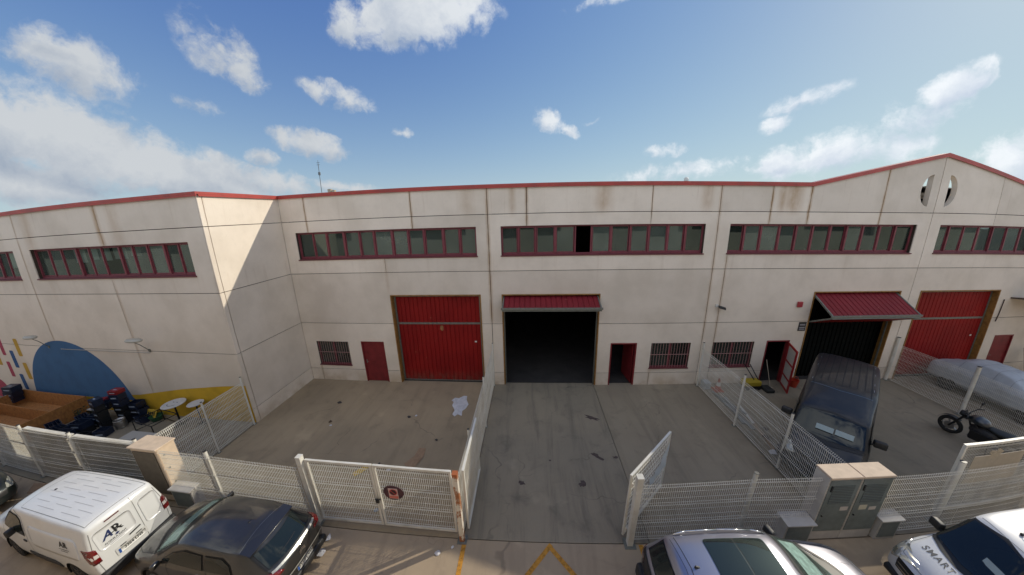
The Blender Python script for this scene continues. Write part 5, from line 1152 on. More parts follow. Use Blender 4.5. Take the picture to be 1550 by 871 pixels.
class Car:
    def __init__(s, name, label, cat, loc, rz, secs, paint_m, wheels, wr=.31, lv=3, br=.05, bf=.08, arch_m=None, body=True, rim=None, cut=True):
        s.t = thing(name, label, cat, loc, rz); me = shell_mesh(secs, br, bf, lv); s.bvh0 = None
        bm = bmesh.new(); bm.from_mesh(me)
        s.bvh = BVHTree.FromBMesh(bm); bm.normal_update(); s.fc = [[(v.co.copy(), v.normal.copy()) for v in f.verts] for f in bm.faces]
        s.hw = max(q[2] for q in secs); R_ = wr + .05
        kill = [f for f in bm.faces if any((f.calc_center_median().x - wx) ** 2 + (f.calc_center_median().z - wr) ** 2 < R_ ** 2 and abs(f.calc_center_median().y) > s.hw - .3 for wx in wheels)]
        if cut: bmesh.ops.delete(bm, geom=kill, context='FACES')
        for e in bm.edges:
            if cut and e.is_boundary:
                for v in e.verts:
                    for wx in wheels:
                        d = math.hypot(v.co.x - wx, v.co.z - wr)
                        if d < R_ + .10 and v.co.z > .2 and d > 1e-4:
                            v.co.x = wx + (v.co.x - wx) * R_ / d; v.co.z = wr + (v.co.z - wr) * R_ / d
        bm.to_mesh(me); bm.free(); me.materials.append(paint_m)
        for p in me.polygons: p.use_smooth = True
        s.body = bpy.data.objects.new('body', me); COL.objects.link(s.body); s.body.parent = s.t
        for wx in wheels:
            for sg in (1, -1):
                y1 = sg * (s.hw - .02); y0 = sg * (s.hw - .38)
                if not cut: y0 -= sg * .1; y1 -= sg * .14
                a = MB(); n = 16; P = []
                for y in (y0, y1 + sg * .006):
                    for i in range(n + 1):
                        t = -.25 + (pi + .5) * i / n; P.append((wx + R_ * cos(t), y, wr + R_ * sin(t)))
                a.add(P, [(i, i + 1, n + 2 + i, n + 1 + i) for i in range(n)] + [tuple(range(n + 1))])
                if cut: a.build('wheel_arch', M_INK, s.t, world=False, fix=False)
                if arch_m:
                    q = MB(); P = []
                    for rr, yy in ((R_ - .005, y1 + sg * .012), (R_ + .035, y1 + sg * .012)):
                        for i in range(n + 1): t = -.1 + (pi + .2) * i / n; P.append((wx + rr * cos(t), yy, wr + rr * sin(t)))
                    q.add(P, [(i, i + 1, n + 2 + i, n + 1 + i) for i in range(n)]); q.build('arch_trim', arch_m, s.t, world=False, fix=False)
                w = MB(); ye = sg * (s.hw - .03); yi = sg * (s.hw - .22)
                w.lathe([(wr * .62, yi), (wr * .97, yi + sg * .01), (wr, yi + sg * .04), (wr, ye - sg * .04), (wr * .97, ye - sg * .01), (wr * .64, ye), (wr * .62, ye - sg * .02)], (wx, 0, wr), 24, 'y')
                wo_ = w.build('wheel', M_TYRE, s.t, world=False, smooth=False)
                r = MB(); r.lathe([(wr * .60, ye - sg * .03), (wr * .645, ye - sg * .004), (wr * .60, ye - sg * .012)], (wx, 0, wr), 24, 'y')
                for i in range(7):
                    t = 2 * pi * i / 7; r.bar((wx + .03 * cos(t), ye - sg * .015, wr + .03 * sin(t)), (wx + wr * .6 * cos(t), ye - sg * .010, wr + wr * .6 * sin(t)), .04, .02, up=(0, 1, 0))
                r.build('rim', rim or M_RIM, wo_, world=False)
        # dark underside
        u = MB(); xs = [q[0] for q in secs]; u.box(min(xs) + .15, max(xs) - .15, -s.hw + .39, s.hw - .39, .2, .42); u.box(min(xs) + .12, max(xs) - .12, -s.hw + .14, s.hw - .14, .40, .43)
        u.build('underbody', M_INK, s.t, world=False)
    FR = {'side+': (Vector((0, 5, 0)), Vector((1, 0, 0)), Vector((0, 0, 1)), Vector((0, -1, 0))), 'side-': (Vector((0, -5, 0)), Vector((1, 0, 0)), Vector((0, 0, 1)), Vector((0, 1, 0))),
          'front': (Vector((9, 0, 0)), Vector((0, 1, 0)), Vector((0, 0, 1)), Vector((-1, 0, 0))), 'rear': (Vector((-5, 0, 0)), Vector((0, -1, 0)), Vector((0, 0, 1)), Vector((1, 0, 0))),
          'top': (Vector((0, 0, 5)), Vector((1, 0, 0)), Vector((0, 1, 0)), Vector((0, 0, -1)))}
    def hit(s, fr, u, v):
        o, U, V, D = s.FR[fr]; loc, nrm, i, d = s.bvh.ray_cast(o + U * u + V * v, D)
        if loc is None: return None, None
        acc = Vector((0, 0, 0))
        for co, vn in s.fc[i]: acc += vn / ((co - loc).length + 1e-4)
        nrm = acc.normalized()
        if nrm.dot(D) > 0: nrm = -nrm
        return loc, nrm
    def patch(s, name, poly, fr, m, off=.006, grid=.07, parent=None, skirt=.0, label=None):
        bm = bmesh.new(); vs = [bm.verts.new((u, v, 0)) for u, v in poly]; bm.faces.new(vs)
        us = [p[0] for p in poly]; ws = [p[1] for p in poly]
        for lo, hi, n in ((min(us), max(us), Vector((1, 0, 0))), (min(ws), max(ws), Vector((0, 1, 0)))):
            k = int((hi - lo) / grid)
            for i in range(1, k + 1):
                q = lo + (hi - lo) * i / (k + 1); bmesh.ops.bisect_plane(bm, geom=bm.verts[:] + bm.edges[:] + bm.faces[:], plane_co=n * q, plane_no=n)
        bad = []; NM = {}
        for v in bm.verts:
            loc, nr = s.hit(fr, v.co.x, v.co.y)
            if loc is None: bad.append(v); continue
            v.co = loc + nr * off; NM[v] = nr
        if bad: bmesh.ops.delete(bm, geom=bad, context='VERTS')
        if skirt:
            be = [e for e in bm.edges if e.is_boundary]; mp_ = {}
            for e in be:
                for v in e.verts:
                    if v not in mp_: mp_[v] = bm.verts.new(v.co - NM.get(v, Vector((0, 0, 1))) * (off + skirt))
            for e in be:
                try: bm.faces.new((e.verts[0], e.verts[1], mp_[e.verts[1]], mp_[e.verts[0]]))
                except ValueError: pass
        bm.normal_update(); bm.verts.index_update(); CN = [NM.get(v, v.normal).copy() for v in bm.verts]
        fl = [f for f in bm.faces if all(v in NM for v in f.verts) and f.normal.dot(NM[f.verts[0]]) < 0]
        if fl: bmesh.ops.reverse_faces(bm, faces=fl)
        me = bpy.data.meshes.new(name); bm.to_mesh(me); bm.free(); me.materials.append(m)
        for p in me.polygons: p.use_smooth = True
        if not skirt: me.normals_split_custom_set_from_vertices([tuple(q) for q in CN])
        o = bpy.data.objects.new(name, me); COL.objects.link(o); o.parent = parent or s.t; tag(o, label=label); return o
    def glass(s, name, poly, fr, grow=.035, under=None, label=None):
        cx = sum(p[0] for p in poly) / len(poly); cy = sum(p[1] for p in poly) / len(poly)
        def gr(k): 
            out = []
            for u, v in poly:
                d = math.hypot(u - cx, v - cy); out.append((cx + (u - cx) * (d + k) / d, cy + (v - cy) * (d + k) / d))
            return out
        o = s.patch(name, poly, fr, M_CG if under else M_CGO, .017, grid=.045, label=label)
        s.patch('seal', gr(grow), fr, M_INK, .008, grid=.045, parent=o)
        if under: s.patch('sun_shade', under, fr, M_SHADE, .0125, grid=.045, parent=o)
        return o
    def line(s, name, pts, fr, m=M_SEAM, w=.014, off=.0035, parent=None):
        P = []; F = []
        dense = []
        for a, c in zip(pts, pts[1:]):
            L_ = math.hypot(c[0] - a[0], c[1] - a[1]); k = max(1, int(L_ / .06))
            dense += [(a[0] + (c[0] - a[0]) * i / k, a[1] + (c[1] - a[1]) * i / k) for i in range(k)]
        dense.append(pts[-1]); H = [s.hit(fr, u, v) for u, v in dense]; H = [h for h in H if h[0] is not None]
        b = MB()
        for i, (l, nr) in enumerate(H):
            d = (H[min(i + 1, len(H) - 1)][0] - H[max(i - 1, 0)][0]).normalized(); sd = d.cross(nr).normalized() * w / 2
            P += [l + nr * off - sd, l + nr * off + sd]
        b.add(P, [(2 * i, 2 * i + 2, 2 * i + 3, 2 * i + 1) for i in range(len(H) - 1)])
        return b.build(name, m, parent or s.t, world=False, fix=False)
    def text(s, string, u, v, size, fr, m=M_TXT, off=.009, shear=0., name='lettering', rot=0., parent=None, bold=0., space=1.):
        cu_t = bpy.data.curves.new('t', 'FONT'); cu_t.body = string; cu_t.size = size; cu_t.shear = shear; cu_t.align_x = 'CENTER'; cu_t.align_y = 'CENTER'; cu_t.offset = bold; cu_t.space_character = space
        o = bpy.data.objects.new('t', cu_t); COL.objects.link(o); dg = bpy.context.evaluated_depsgraph_get(); dg.update(); me = bpy.data.meshes.new_from_object(o.evaluated_get(dg)); bpy.data.objects.remove(o)
        cr, sr = cos(rot), sin(rot)
        for vt in me.vertices:
            a, c = vt.co.x, vt.co.y; l, nr = s.hit(fr, u + a * cr - c * sr, v + a * sr + c * cr)
            vt.co = (l + nr * off) if l is not None else Vector((0, 0, .5))
        me.materials.clear(); me.materials.append(m); ob = bpy.data.objects.new(name, me); COL.objects.link(ob); ob.parent = parent or s.t; return ob
    def local(s, mb, name, m, parent=None, **k): return mb.build(name, m, parent or s.t, world=False, **k)
    def plate(s, txt, u, v, fr, w=.46, h=.105):
        p = s.patch('number_plate', [(u - w / 2, v - h / 2), (u + w / 2, v - h / 2), (u + w / 2, v + h / 2), (u - w / 2, v + h / 2)], fr, M_PLATE, .016, skirt=.02)
        s.patch('blue_band', [(u - w / 2 + .003, v - h / 2 + .003), (u - w / 2 + .045, v - h / 2 + .003), (u - w / 2 + .045, v + h / 2 - .003), (u - w / 2 + .003, v + h / 2 - .003)], fr, M_EU, .018, parent=p)
        s.text(txt, u + .022, v, .096, fr, off=.020, parent=p, bold=.002)
    def mirror(s, x, z, m, sg=1, sz=1.):
        hw = s.hw - .06; b = MB(); b.obox((x - .03, sg * (hw + .115 * sz), z + .02), (.05 * sz, .02 * sg, 0), (-.015, sg * .10 * sz, 0), (0, 0, .075 * sz)); o = s.local(b, 'mirror', m, bevel=.03, seg=3, smooth=True)
        b = MB(); b.bar((x + .02, sg * (hw - .04), z - .03), (x, sg * (hw + .05), z - .01), .05, .04); s.local(b, 'mirror_arm', M_BP, parent=o)

def rr(x0, x1, y0, y1, r=.05):
    P = []
    for cx, cy, a0 in ((x1 - r, y1 - r, 0), (x0 + r, y1 - r, pi / 2), (x0 + r, y0 + r, pi), (x1 - r, y0 + r, 1.5 * pi)):
        for k in range(4): a = a0 + pi / 2 * k / 3; P.append((cx + r * cos(a), cy + r * sin(a)))
    return P
VAN0 = [(0, .36, .74, .98, .74, 1.62, .60), (.05, .30, .82, 1.0, .81, 1.71, .66), (.22, .27, .84, 1.0, .83, 1.76, .69), (1.1, .26, .845, 1.0, .835, 1.80, .70), (1.9, .26, .845, 1.0, .835, 1.79, .69),
       (2.28, .26, .84, 1.0, .83, 1.74, .67), (2.42, .26, .84, 1.0, .83, 1.68, .66), (2.98, .26, .84, .99, .82, 1.17, .68), (3.10, .26, .84, .98, .81, 1.08, .66), (3.5, .26, .83, .90, .78, .98, .62), (3.78, .27, .78, .80, .70, .86, .55), (3.92, .30, .66, .66, .60, .70, .48)]
VAN = VAN0
VANL = [((a[0] * (1.2 if a[0] > .3 else 1)), *a[1:]) for a in VAN0]
# --- white panel van with the AR logo
c = Car('panel_van', 'white panel van with an AR logo on its rear doors, parked at the lower left', 'van', (-9.62, -8.40, 0), pi, VANL, P_WHITE, [.86, 3.52], .31, arch_m=None, rim=M_RIMD)
LWH = mat('recess_white', (.64, .64, .62), .4)
c.line('door_gap', [(.20, .50), (.20, 1.70)], 'rear', M_SEAMW, .012)
c.line('door_gap', [(.70, .48), (.74, 1.0), (.64, 1.55)], 'rear', M_SEAMW); c.line('door_gap', [(-.70, .48), (-.74, 1.0), (-.64, 1.55)], 'rear', M_SEAMW)
c.line('roof_gap', [(.10, .60), (2.42, .60)], 'top', M_SEAMW, .012); c.line('roof_gap', [(.10, -.60), (2.42, -.60)], 'top', M_SEAMW, .012); c.line('roof_gap', [(.10, .60), (.10, -.60)], 'top', M_SEAMW, .012); c.line('roof_gap', [(2.44, .58), (2.49, 0), (2.44, -.58)], 'top', M_SEAMW, .010)
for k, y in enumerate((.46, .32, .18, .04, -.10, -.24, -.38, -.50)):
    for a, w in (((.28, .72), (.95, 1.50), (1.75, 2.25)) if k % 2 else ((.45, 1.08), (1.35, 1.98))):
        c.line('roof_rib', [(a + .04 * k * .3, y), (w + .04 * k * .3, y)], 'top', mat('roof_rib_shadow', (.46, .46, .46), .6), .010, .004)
o = c.patch('embossed_panel', rr(.27, .64, .82, 1.52, .09), 'rear', P_WHITE, .012, skirt=.01); 
o = c.patch('embossed_panel', rr(-.62, .10, .98, 1.50, .10), 'rear', P_WHITE, .010, skirt=.01)
c.text('A', -.42, 1.27, .27, 'rear', M_TXB, .018, shear=.35, bold=.006, name='logo_letter_a'); c.text('R', -.20, 1.29, .27, 'rear', M_TXT, .018, shear=-.15, bold=.006, name='logo_letter_r')
c.line('logo_bar', [(-.40, 1.24), (-.13, 1.27)], 'rear', M_TXT, .022, .019); c.patch('logo_dot', [(-.30, 1.15), (-.25, 1.19), (-.20, 1.16), (-.25, 1.13)], 'rear', M_TXB, .018)
c.text('ALQUILA RENT', -.30, 1.095, .062, 'rear', M_SEAM, .017, name='logo_small_print')['kind'] = 'stuff'
c.line('logo_rule', [(-.52, 1.045), (-.08, 1.055)], 'rear', mat('pale_print', (.35, .35, .37), .6), .014, .017); c.line('logo_rule', [(-.44, 1.005), (-.16, 1.012)], 'rear', mat('pale_print'), .014, .017)
c.line('stop_lamp', [(-.34, 1.60), (-.06, 1.61)], 'rear', mat('stop_lamp', (.10, .01, .012), .3), .03, .012)
c.line('door_handle', [(-.10, .90), (.02, .915), (.14, .93)], 'rear', M_BP, .035, .016)
c.patch('plate_recess', rr(-.42, .22, .60, .82, .05), 'rear', LWH, .013); c.line('plate_lamp', [(-.32, .80), (-.20, .80)], 'rear', M_BP, .025, .018); c.line('plate_lamp', [(.0, .80), (.12, .80)], 'rear', M_BP, .025, .018)
c.plate('3364 LNS', -.10, .70, 'rear', .56, .12)
for sg in (1, -1):
    t_ = c.patch('tail_lamp', [(sg * .66, .78), (sg * .80, .78), (sg * .815, 1.02), (sg * .79, 1.20), (sg * .67, 1.12)], 'rear', M_TAIL, .014, skirt=.02)
    c.patch('clear_lens', [(sg * .67, .92), (sg * .79, .92), (sg * .80, 1.03), (sg * .675, 1.01)], 'rear', M_TAILW, .018, parent=t_)
    c.patch('tail_lamp_side', [(.015, .80), (.10, .84), (.16, 1.02), (.05, 1.18), (.015, 1.15)], 'side+' if sg < 0 else 'side-', M_TAIL, .012, skirt=.02)
b = MB(); b.box(-.08, .16, -.80, .80, .26, .50); c.local(b, 'rear_bumper', M_BP, bevel=.06, seg=3, smooth=True)
c.glass('side_window', [(2.42, 1.08), (2.44, 1.50), (2.56, 1.58), (2.98, 1.57), (3.38, 1.24), (3.40, 1.12)], 'side+', .03); c.glass('side_window', [(2.42, 1.08), (2.44, 1.50), (2.56, 1.58), (2.98, 1.57), (3.38, 1.24), (3.40, 1.12)], 'side-', .03)
c.glass('windshield', [(-.62, 1.18), (.62, 1.18), (.56, 1.62), (-.56, 1.62)], 'front', .03)
c.line('door_gap', [(2.34, .42), (2.32, 1.0), (2.36, 1.58), (2.75, 1.70)], 'side+', M_SEAMW); c.line('door_gap', [(3.52, 1.06), (3.50, .72)], 'side+', M_SEAMW)
c.patch('embossed_panel', rr(.34, 2.15, .88, 1.44, .14), 'side+', P_WHITE, .012, skirt=.01)
c.text('A', .80, 1.30, .22, 'side+', M_TXT, .020, name='logo_letter_a', bold=.004); c.FR['side+r'] = (Vector((0, 5, 0)), Vector((-1, 0, 0)), Vector((0, 0, 1)), Vector((0, -1, 0)))
bpy.data.objects.remove([q for q in c.t.children if q.name.startswith('logo_letter_a')][-1])
c.text('A', -.86, 1.24, .20, 'side+r', M_TXT, .020, name='logo_letter_a', bold=.006); c.text('R', -.72, 1.24, .20, 'side+r', M_TXT, .020, name='logo_letter_r', bold=.006)
c.line('logo_rule', [(.62, 1.12), (.98, 1.12)], 'side+', M_SEAM, .012, .018); c.line('logo_rule', [(.68, 1.07), (.92, 1.07)], 'side+', M_SEAM, .012, .018)
c.patch('door_handle', rr(2.40, 2.54, .90, .96, .025), 'side+', M_BP, .02, skirt=.02)
c.patch('side_moulding', [(1.30, .42), (2.40, .42), (2.60, .50), (2.56, .58), (1.50, .59), (1.34, .53)], 'side+', M_BP, .022, skirt=.02)
c.mirror(2.92, 1.10, M_BP, 1, 1.1); c.mirror(2.92, 1.10, M_BP, -1, 1.1)
for sg in (1, -1): c.patch('headlamp', [(sg * .48, .74), (sg * .66, .70), (sg * .76, .84), (sg * .60, .88)], 'front', M_HEAD, .012, skirt=.02)
b = MB(); b.lathe([(.03, 0), (.035, .02), (.012, .035)], (2.15, 0, 1.79), 10); c.local(b, 'aerial_base', M_BP)
# --- white van with SMART on the bonnet
c = Car('panel_van', 'white van with SMART lettering on its bonnet, cut off at the lower right corner', 'van', (11.84, -8.90, 0), pi - R(5), VAN, P_WHITE, [.72, 2.98], .30, rim=M_RIMD)
c.glass('windshield', [(-.70, 1.13), (0, 1.10), (.70, 1.13), (.60, 1.64), (0, 1.69), (-.60, 1.64)], 'front', .045)
c.line('cowl_trim', [(-.72, 1.10), (-.4, 1.075), (0, 1.065), (.4, 1.075), (.72, 1.10)], 'front', M_INK, .07, .010)
b = MB(); b.rod((3.05, .45, 1.13), (2.86, -.10, 1.29), .010); b.rod((3.06, -.05, 1.13), (2.88, -.55, 1.26), .010); c.local(b, 'wiper', M_INK)
b = MB(); b.obox((2.83, .30, 1.345), (.045, 0, -.045), (0, .22, 0), (.006, 0, .006)); c.local(b, 'paper_on_dash', mat('dash_paper', (.34, .42, .42), .6))
c.glass('side_window', [(2.34, 1.08), (2.36, 1.50), (2.46, 1.58), (2.62, 1.53), (2.86, 1.22), (2.88, 1.12)], 'side-', .03)
c.FR['topf'] = (Vector((0, 0, 5)), Vector((0, 1, 0)), Vector((-1, 0, 0)), Vector((0, 0, -1)))
c.text('SMART', -.22, -3.42, .185, 'topf', mat('grey_lettering', (.09, .09, .09), .5), .007, bold=.002, space=1.15, name='bonnet_lettering')
for sg in (1, -1):
    h_ = c.patch('headlamp', [(sg * .50, .70), (sg * .64, .60), (sg * .74, .66), (sg * .80, .92), (sg * .72, .93), (sg * .58, .84)], 'front', M_HEAD, .012, skirt=.02)
    c.patch('lamp_reflector', [(sg * .60, .70), (sg * .68, .68), (sg * .70, .78), (sg * .62, .78)], 'front', M_CHR, .016, parent=h_)
for f in ('side+', 'side-'): c.patch('headlamp_side', [(3.50, .80), (3.62, .70), (3.84, .64), (3.90, .72), (3.80, .86), (3.60, .92)], f, M_HEAD, .012, skirt=.02)
c.patch('grille', [(-.46, .52), (.46, .52), (.50, .72), (-.50, .72)], 'front', M_BP, .014, skirt=.02)
for z in (.57, .65): c.line('grille_bar', [(-.44, z), (0, z), (.44, z)], 'front', M_CHR, .016, .022)
c.plate('5', 0, .46, 'front')
c.line('bonnet_gap', [(3.02, .72), (3.5, .69), (3.80, .54), (3.86, .2), (3.86, -.2), (3.80, -.54), (3.5, -.69), (3.02, -.72)], 'top', M_SEAMW, .012)
b = MB(); b.box(3.72, 3.99, -.64, .64, .24, .40); c.local(b, 'front_bumper', M_BP, bevel=.06, seg=3, smooth=True)
c.mirror(2.78, 1.14, M_BP, 1, 1.25); c.mirror(2.78, 1.14, M_BP, -1, 1.25)
b = MB(); b.lathe([(.04, 0), (.045, .02), (.015, .04)], (2.0, -.0, 1.80), 10); b.rod((2.0, 0, 1.83), (1.9, 0, 1.92), .006); c.local(b, 'aerial', M_BP)
c.line('roof_gap', [(2.30, .58), (2.34, 0), (2.30, -.58)], 'top', M_SEAMW, .012); c.line('door_gap', [(2.24, .42), (2.22, 1.0), (2.26, 1.58), (2.5, 1.67)], 'side-', M_SEAMW)

CROWN = .06
# --- dark grey hatchback
HATCH = [(0, .40, .56, .86, .56, .95, .44), (.07, .34, .72, .92, .70, 1.03, .56), (.24, .29, .81, .95, .78, 1.09, .60), (.62, .27, .84, .95, .80, 1.33, .53), (.76, .27, .84, .95, .81, 1.38, .56), (1.05, .27, .84, .94, .81, 1.43, .61),
         (1.6, .26, .84, .93, .81, 1.455, .61), (2.15, .26, .84, .92, .81, 1.44, .60), (2.46, .26, .84, .92, .81, 1.39, .58), (3.10, .26, .84, .92, .80, 1.03, .66), (3.22, .26, .84, .90, .79, .98, .66), (3.6, .26, .83, .84, .76, .92, .60), (3.92, .27, .76, .74, .66, .80, .50), (4.08, .30, .62, .60, .56, .64, .44)]
def hatch(c, plate=None, shade=True):
    c.glass('windshield', [(-.66, 1.05), (0, 1.03), (.66, 1.05), (.54, 1.33), (0, 1.36), (-.54, 1.33)], 'front', .045, under=[(-.60, 1.07), (.60, 1.07), (.48, 1.30), (-.48, 1.30)] if shade else None)
    for f in ('side+', 'side-'):
        c.glass('side_window', [(1.66, 1.02), (1.68, 1.30), (2.15, 1.30), (2.5, 1.20), (2.78, 1.03)], f, .025); c.glass('side_window', [(.92, 1.04), (1.0, 1.20), (1.18, 1.30), (1.58, 1.30), (1.59, 1.03)], f, .025)
        c.line('door_gap', [(1.58, .40), (1.58, 1.0)], f); c.line('door_gap', [(2.66, 1.0), (2.64, .42), (.95, .40)], f); c.patch('door_handle', rr(1.66, 1.84, .86, .90, .015), f, M_CHR, .014, skirt=.01); c.patch('sill_trim', [(1.0, .30), (2.8, .30), (2.8, .38), (1.0, .38)], f, M_BP, .012, skirt=.01)
    c.glass('rear_window', [(-.57, 1.075), (.57, 1.075), (.50, 1.29), (-.50, 1.29)], 'rear', .05)
    c.line('wiper', [(-.30, 1.12), (.16, 1.14)], 'rear', M_INK, .018, .02)
c = Car('hatchback_car', 'dark grey hatchback with a silver sun shade, nosed up to the white AR van', 'car', (-5.14, -8.24, 0), pi - R(1.5), HATCH, P_GREY, [.70, 3.22], .32, arch_m=M_BP)
hatch(c)
b = MB(); P = []
for k in range(2):
    for i in range(9):
        y = -.58 + 1.16 * i / 8; P.append((.54 + (.26 if k else 0) + .06 * (y * y) * (0 if k else 1), y, (1.385 if k == 0 else 1.425) - .05 * abs(y) ** 2))
for i in range(9): y = -.58 + 1.16 * i / 8; P.append((.56 + .06 * y * y, y, 1.345 - .05 * y * y))
b.add(P, [(i, i + 1, 9 + i + 1, 9 + i) for i in range(8)] + [(18 + i, 18 + i + 1, i + 1, i) for i in range(8)]); c.local(b, 'roof_spoiler', P_GREY, smooth=False, fix=False)
c.line('spoiler_gap', [(.84, -.56), (.86, 0), (.84, .56)], 'top', M_RIM, .006, .006); c.line('roof_gap', [(.92, -.56), (.95, 0), (.92, .56)], 'top', M_SEAM, .012)
b = MB(); b.lathe([(.035, 0), (.035, .03), (.015, .05)], (1.15, 0, 1.445), 10); b.rod((1.15, 0, 1.49), (1.02, 0, 1.62), .005); c.local(b, 'aerial', M_INK)
c.line('chrome_strip', [(-.60, 1.02), (0, 1.035), (.60, 1.02)], 'rear', mat('pale_metal', (.50, .50, .46), .35, .5), .05, .014)
for sg in (1, -1): c.patch('tail_lamp', [(sg * .44, .92), (sg * .62, .90), (sg * .76, .94), (sg * .70, 1.04), (sg * .50, .99)], 'rear', M_TAIL, .014, skirt=.02)
for f in ('side+', 'side-'): c.patch('tail_lamp_side', [(.06, .88), (.26, .96), (.30, 1.02), (.12, 1.02)], f, M_TAIL, .012, skirt=.02)
c.line('badge_arrow', [(-.08, .88), (0, .92), (.08, .88)], 'rear', M_CHR, .022, .016); c.line('badge_arrow', [(-.08, .84), (0, .88), (.08, .84)], 'rear', M_CHR, .022, .016)
c.line('chrome_strip', [(-.62, .66), (0, .68), (.62, .66)], 'rear', mat('pale_metal'), .035, .016); c.plate('2327 LXW', 0, .56, 'rear')
b = MB(); b.box(-.06, .12, -.66, .66, .27, .46); c.local(b, 'rear_bumper', M_BP, bevel=.05, seg=3, smooth=True)
c.mirror(2.86, .98, P_GREY, 1, .8); c.mirror(2.86, .98, P_GREY, -1, .8); c.line('cowl_trim', [(-.68, 1.01), (0, .99), (.68, 1.01)], 'front', M_INK, .05, .012)
c.line('bonnet_gap', [(3.10, .66), (3.6, .64), (3.9, .50), (3.98, 0), (3.9, -.50), (3.6, -.64), (3.10, -.66)], 'top', M_SEAM, .010)
# --- dark car at the left edge
c = Car('hatchback_car', 'near-black car whose nose just enters the picture at the left edge', 'car', (-19.9, -8.50, 0), 0, HATCH, P_BLK, [.70, 3.22], .32, arch_m=M_BP)
hatch(c)
for sg in (1, -1): c.patch('headlamp', [(sg * .46, .66), (sg * .66, .60), (sg * .78, .76), (sg * .70, .82), (sg * .52, .76)], 'front', M_HEAD, .012, skirt=.02)
c.patch('grille', [(-.42, .50), (.42, .50), (.46, .64), (-.46, .64)], 'front', M_BP, .012); c.mirror(2.74, 1.0, P_BLK, 1); c.mirror(2.74, 1.0, P_BLK, -1)

# --- silver SUV
SUV = [(0, .44, .74, 1.0, .74, 1.08, .62), (.08, .38, .85, 1.04, .83, 1.16, .68), (.22, .34, .90, 1.06, .87, 1.34, .68), (.36, .32, .92, 1.06, .88, 1.56, .68), (.50, .31, .92, 1.06, .88, 1.62, .69), (1.0, .30, .92, 1.05, .88, 1.665, .70), (1.7, .30, .92, 1.04, .88, 1.67, .70),
       (2.3, .30, .92, 1.03, .88, 1.62, .68), (2.48, .30, .92, 1.03, .88, 1.57, .67), (3.20, .30, .92, 1.02, .87, 1.13, .74), (3.36, .30, .92, 1.01, .86, 1.08, .73), (3.9, .30, .91, .96, .82, 1.02, .66), (4.28, .32, .84, .86, .74, .90, .56), (4.50, .36, .68, .70, .62, .74, .50)]
c = Car('suv_car', 'lavender-silver suv with a glass sunroof and roof rails at the bottom edge', 'car', (2.36, -8.66, 0), R(.5), SUV, P_SILV, [.78, 3.52], .35, arch_m=M_BP)
c.glass('windshield', [(-.74, 1.14), (0, 1.12), (.74, 1.14), (.62, 1.51), (0, 1.54), (-.62, 1.51)], 'front', .05, under=[(-.68, 1.17), (.68, 1.17), (.57, 1.46), (-.57, 1.46)])
for f in ('side+', 'side-'):
    c.glass('side_window', [(1.70, 1.12), (1.72, 1.50), (2.18, 1.51), (2.50, 1.36), (2.78, 1.13)], f, .03); c.glass('side_window', [(.84, 1.12), (.88, 1.49), (1.62, 1.51), (1.62, 1.12)], f, .03); c.glass('side_window', [(.42, 1.16), (.52, 1.44), (.78, 1.48), (.76, 1.13)], f, .03)
    c.patch('sill_trim', [(1.1, .34), (3.1, .34), (3.1, .44), (1.1, .44)], f, M_BP, .012, skirt=.01); c.line('window_trim', [(.5, 1.09), (2.7, 1.09)], f, M_CHR, .02, .012)
c.glass('rear_window', [(-.62, 1.18), (.62, 1.18), (.58, 1.48), (-.58, 1.48)], 'rear', .06)
c.patch('rear_trim', [(-.72, .72), (.72, .72), (.76, 1.10), (-.76, 1.10)], 'rear', M_BP, .008)
sr = c.patch('sunroof', rr(1.00, 2.22, -.50, .50, .07), 'top', M_INK, .006); c.patch('sunroof_glass', rr(1.00, 1.60, -.50, .50, .05), 'top', M_CG, .013, parent=sr); c.patch('sunroof_glass', rr(1.615, 2.22, -.50, .50, .05), 'top', M_CG, .013, parent=sr)
for sg in (1, -1):
    b = MB(); b.path([(.52, sg * .66, 1.60), (.75, sg * .665, 1.675), (1.4, sg * .67, 1.695), (2.1, sg * .66, 1.665), (2.42, sg * .64, 1.585)], .020, 8); c.local(b, 'roof_rail', M_CHR, smooth=True)
b = MB(); b.prism([(.60, 1.655), (.78, 1.655), (.62, 1.73)], 'y', -.018, .018); c.local(b, 'shark_fin', M_BP, bevel=.006)
c.line('roof_gap', [(.50, -.60), (.55, 0), (.50, .60)], 'top', M_SEAM, .014); c.line('roof_gap', [(.42, -.58), (.46, 0), (.42, .58)], 'top', M_SEAM, .008)
c.line('bonnet_gap', [(3.28, .74), (3.9, .72), (4.22, .58), (4.32, 0), (4.22, -.58), (3.9, -.72), (3.28, -.74)], 'top', M_SEAM, .012); c.line('bonnet_crease', [(3.42, .40), (4.15, .34)], 'top', M_SEAM, .006, .002)
for sg in (1, -1): c.patch('headlamp', [(sg * .44, .78), (sg * .66, .74), (sg * .82, .88), (sg * .76, .95), (sg * .52, .86)], 'front', M_HEAD, .012, skirt=.02); c.patch('tail_lamp', [(sg * .58, .86), (sg * .82, .84), (sg * .84, 1.04), (sg * .62, 1.02)], 'rear', mat('smoked_lamp', (.05, .01, .012), .2, coat=1.), .014, skirt=.02)
c.patch('grille', [(-.50, .56), (.50, .56), (.54, .74), (-.54, .74)], 'front', M_BP, .012, skirt=.01)
b = MB(); b.box(-.10, .12, -.74, .74, .34, .66); c.local(b, 'rear_bumper', M_BP, bevel=.07, seg=3, smooth=True); b = MB(); b.box(.30, .44, -.60, .60, 1.56, 1.59)
c.mirror(2.92, 1.10, M_BP, 1, 1.1); c.mirror(2.92, 1.10, M_BP, -1, 1.1); c.line('cowl_trim', [(-.76, 1.10), (0, 1.08), (.76, 1.10)], 'front', M_INK, .06, .012)

CROWN = .03
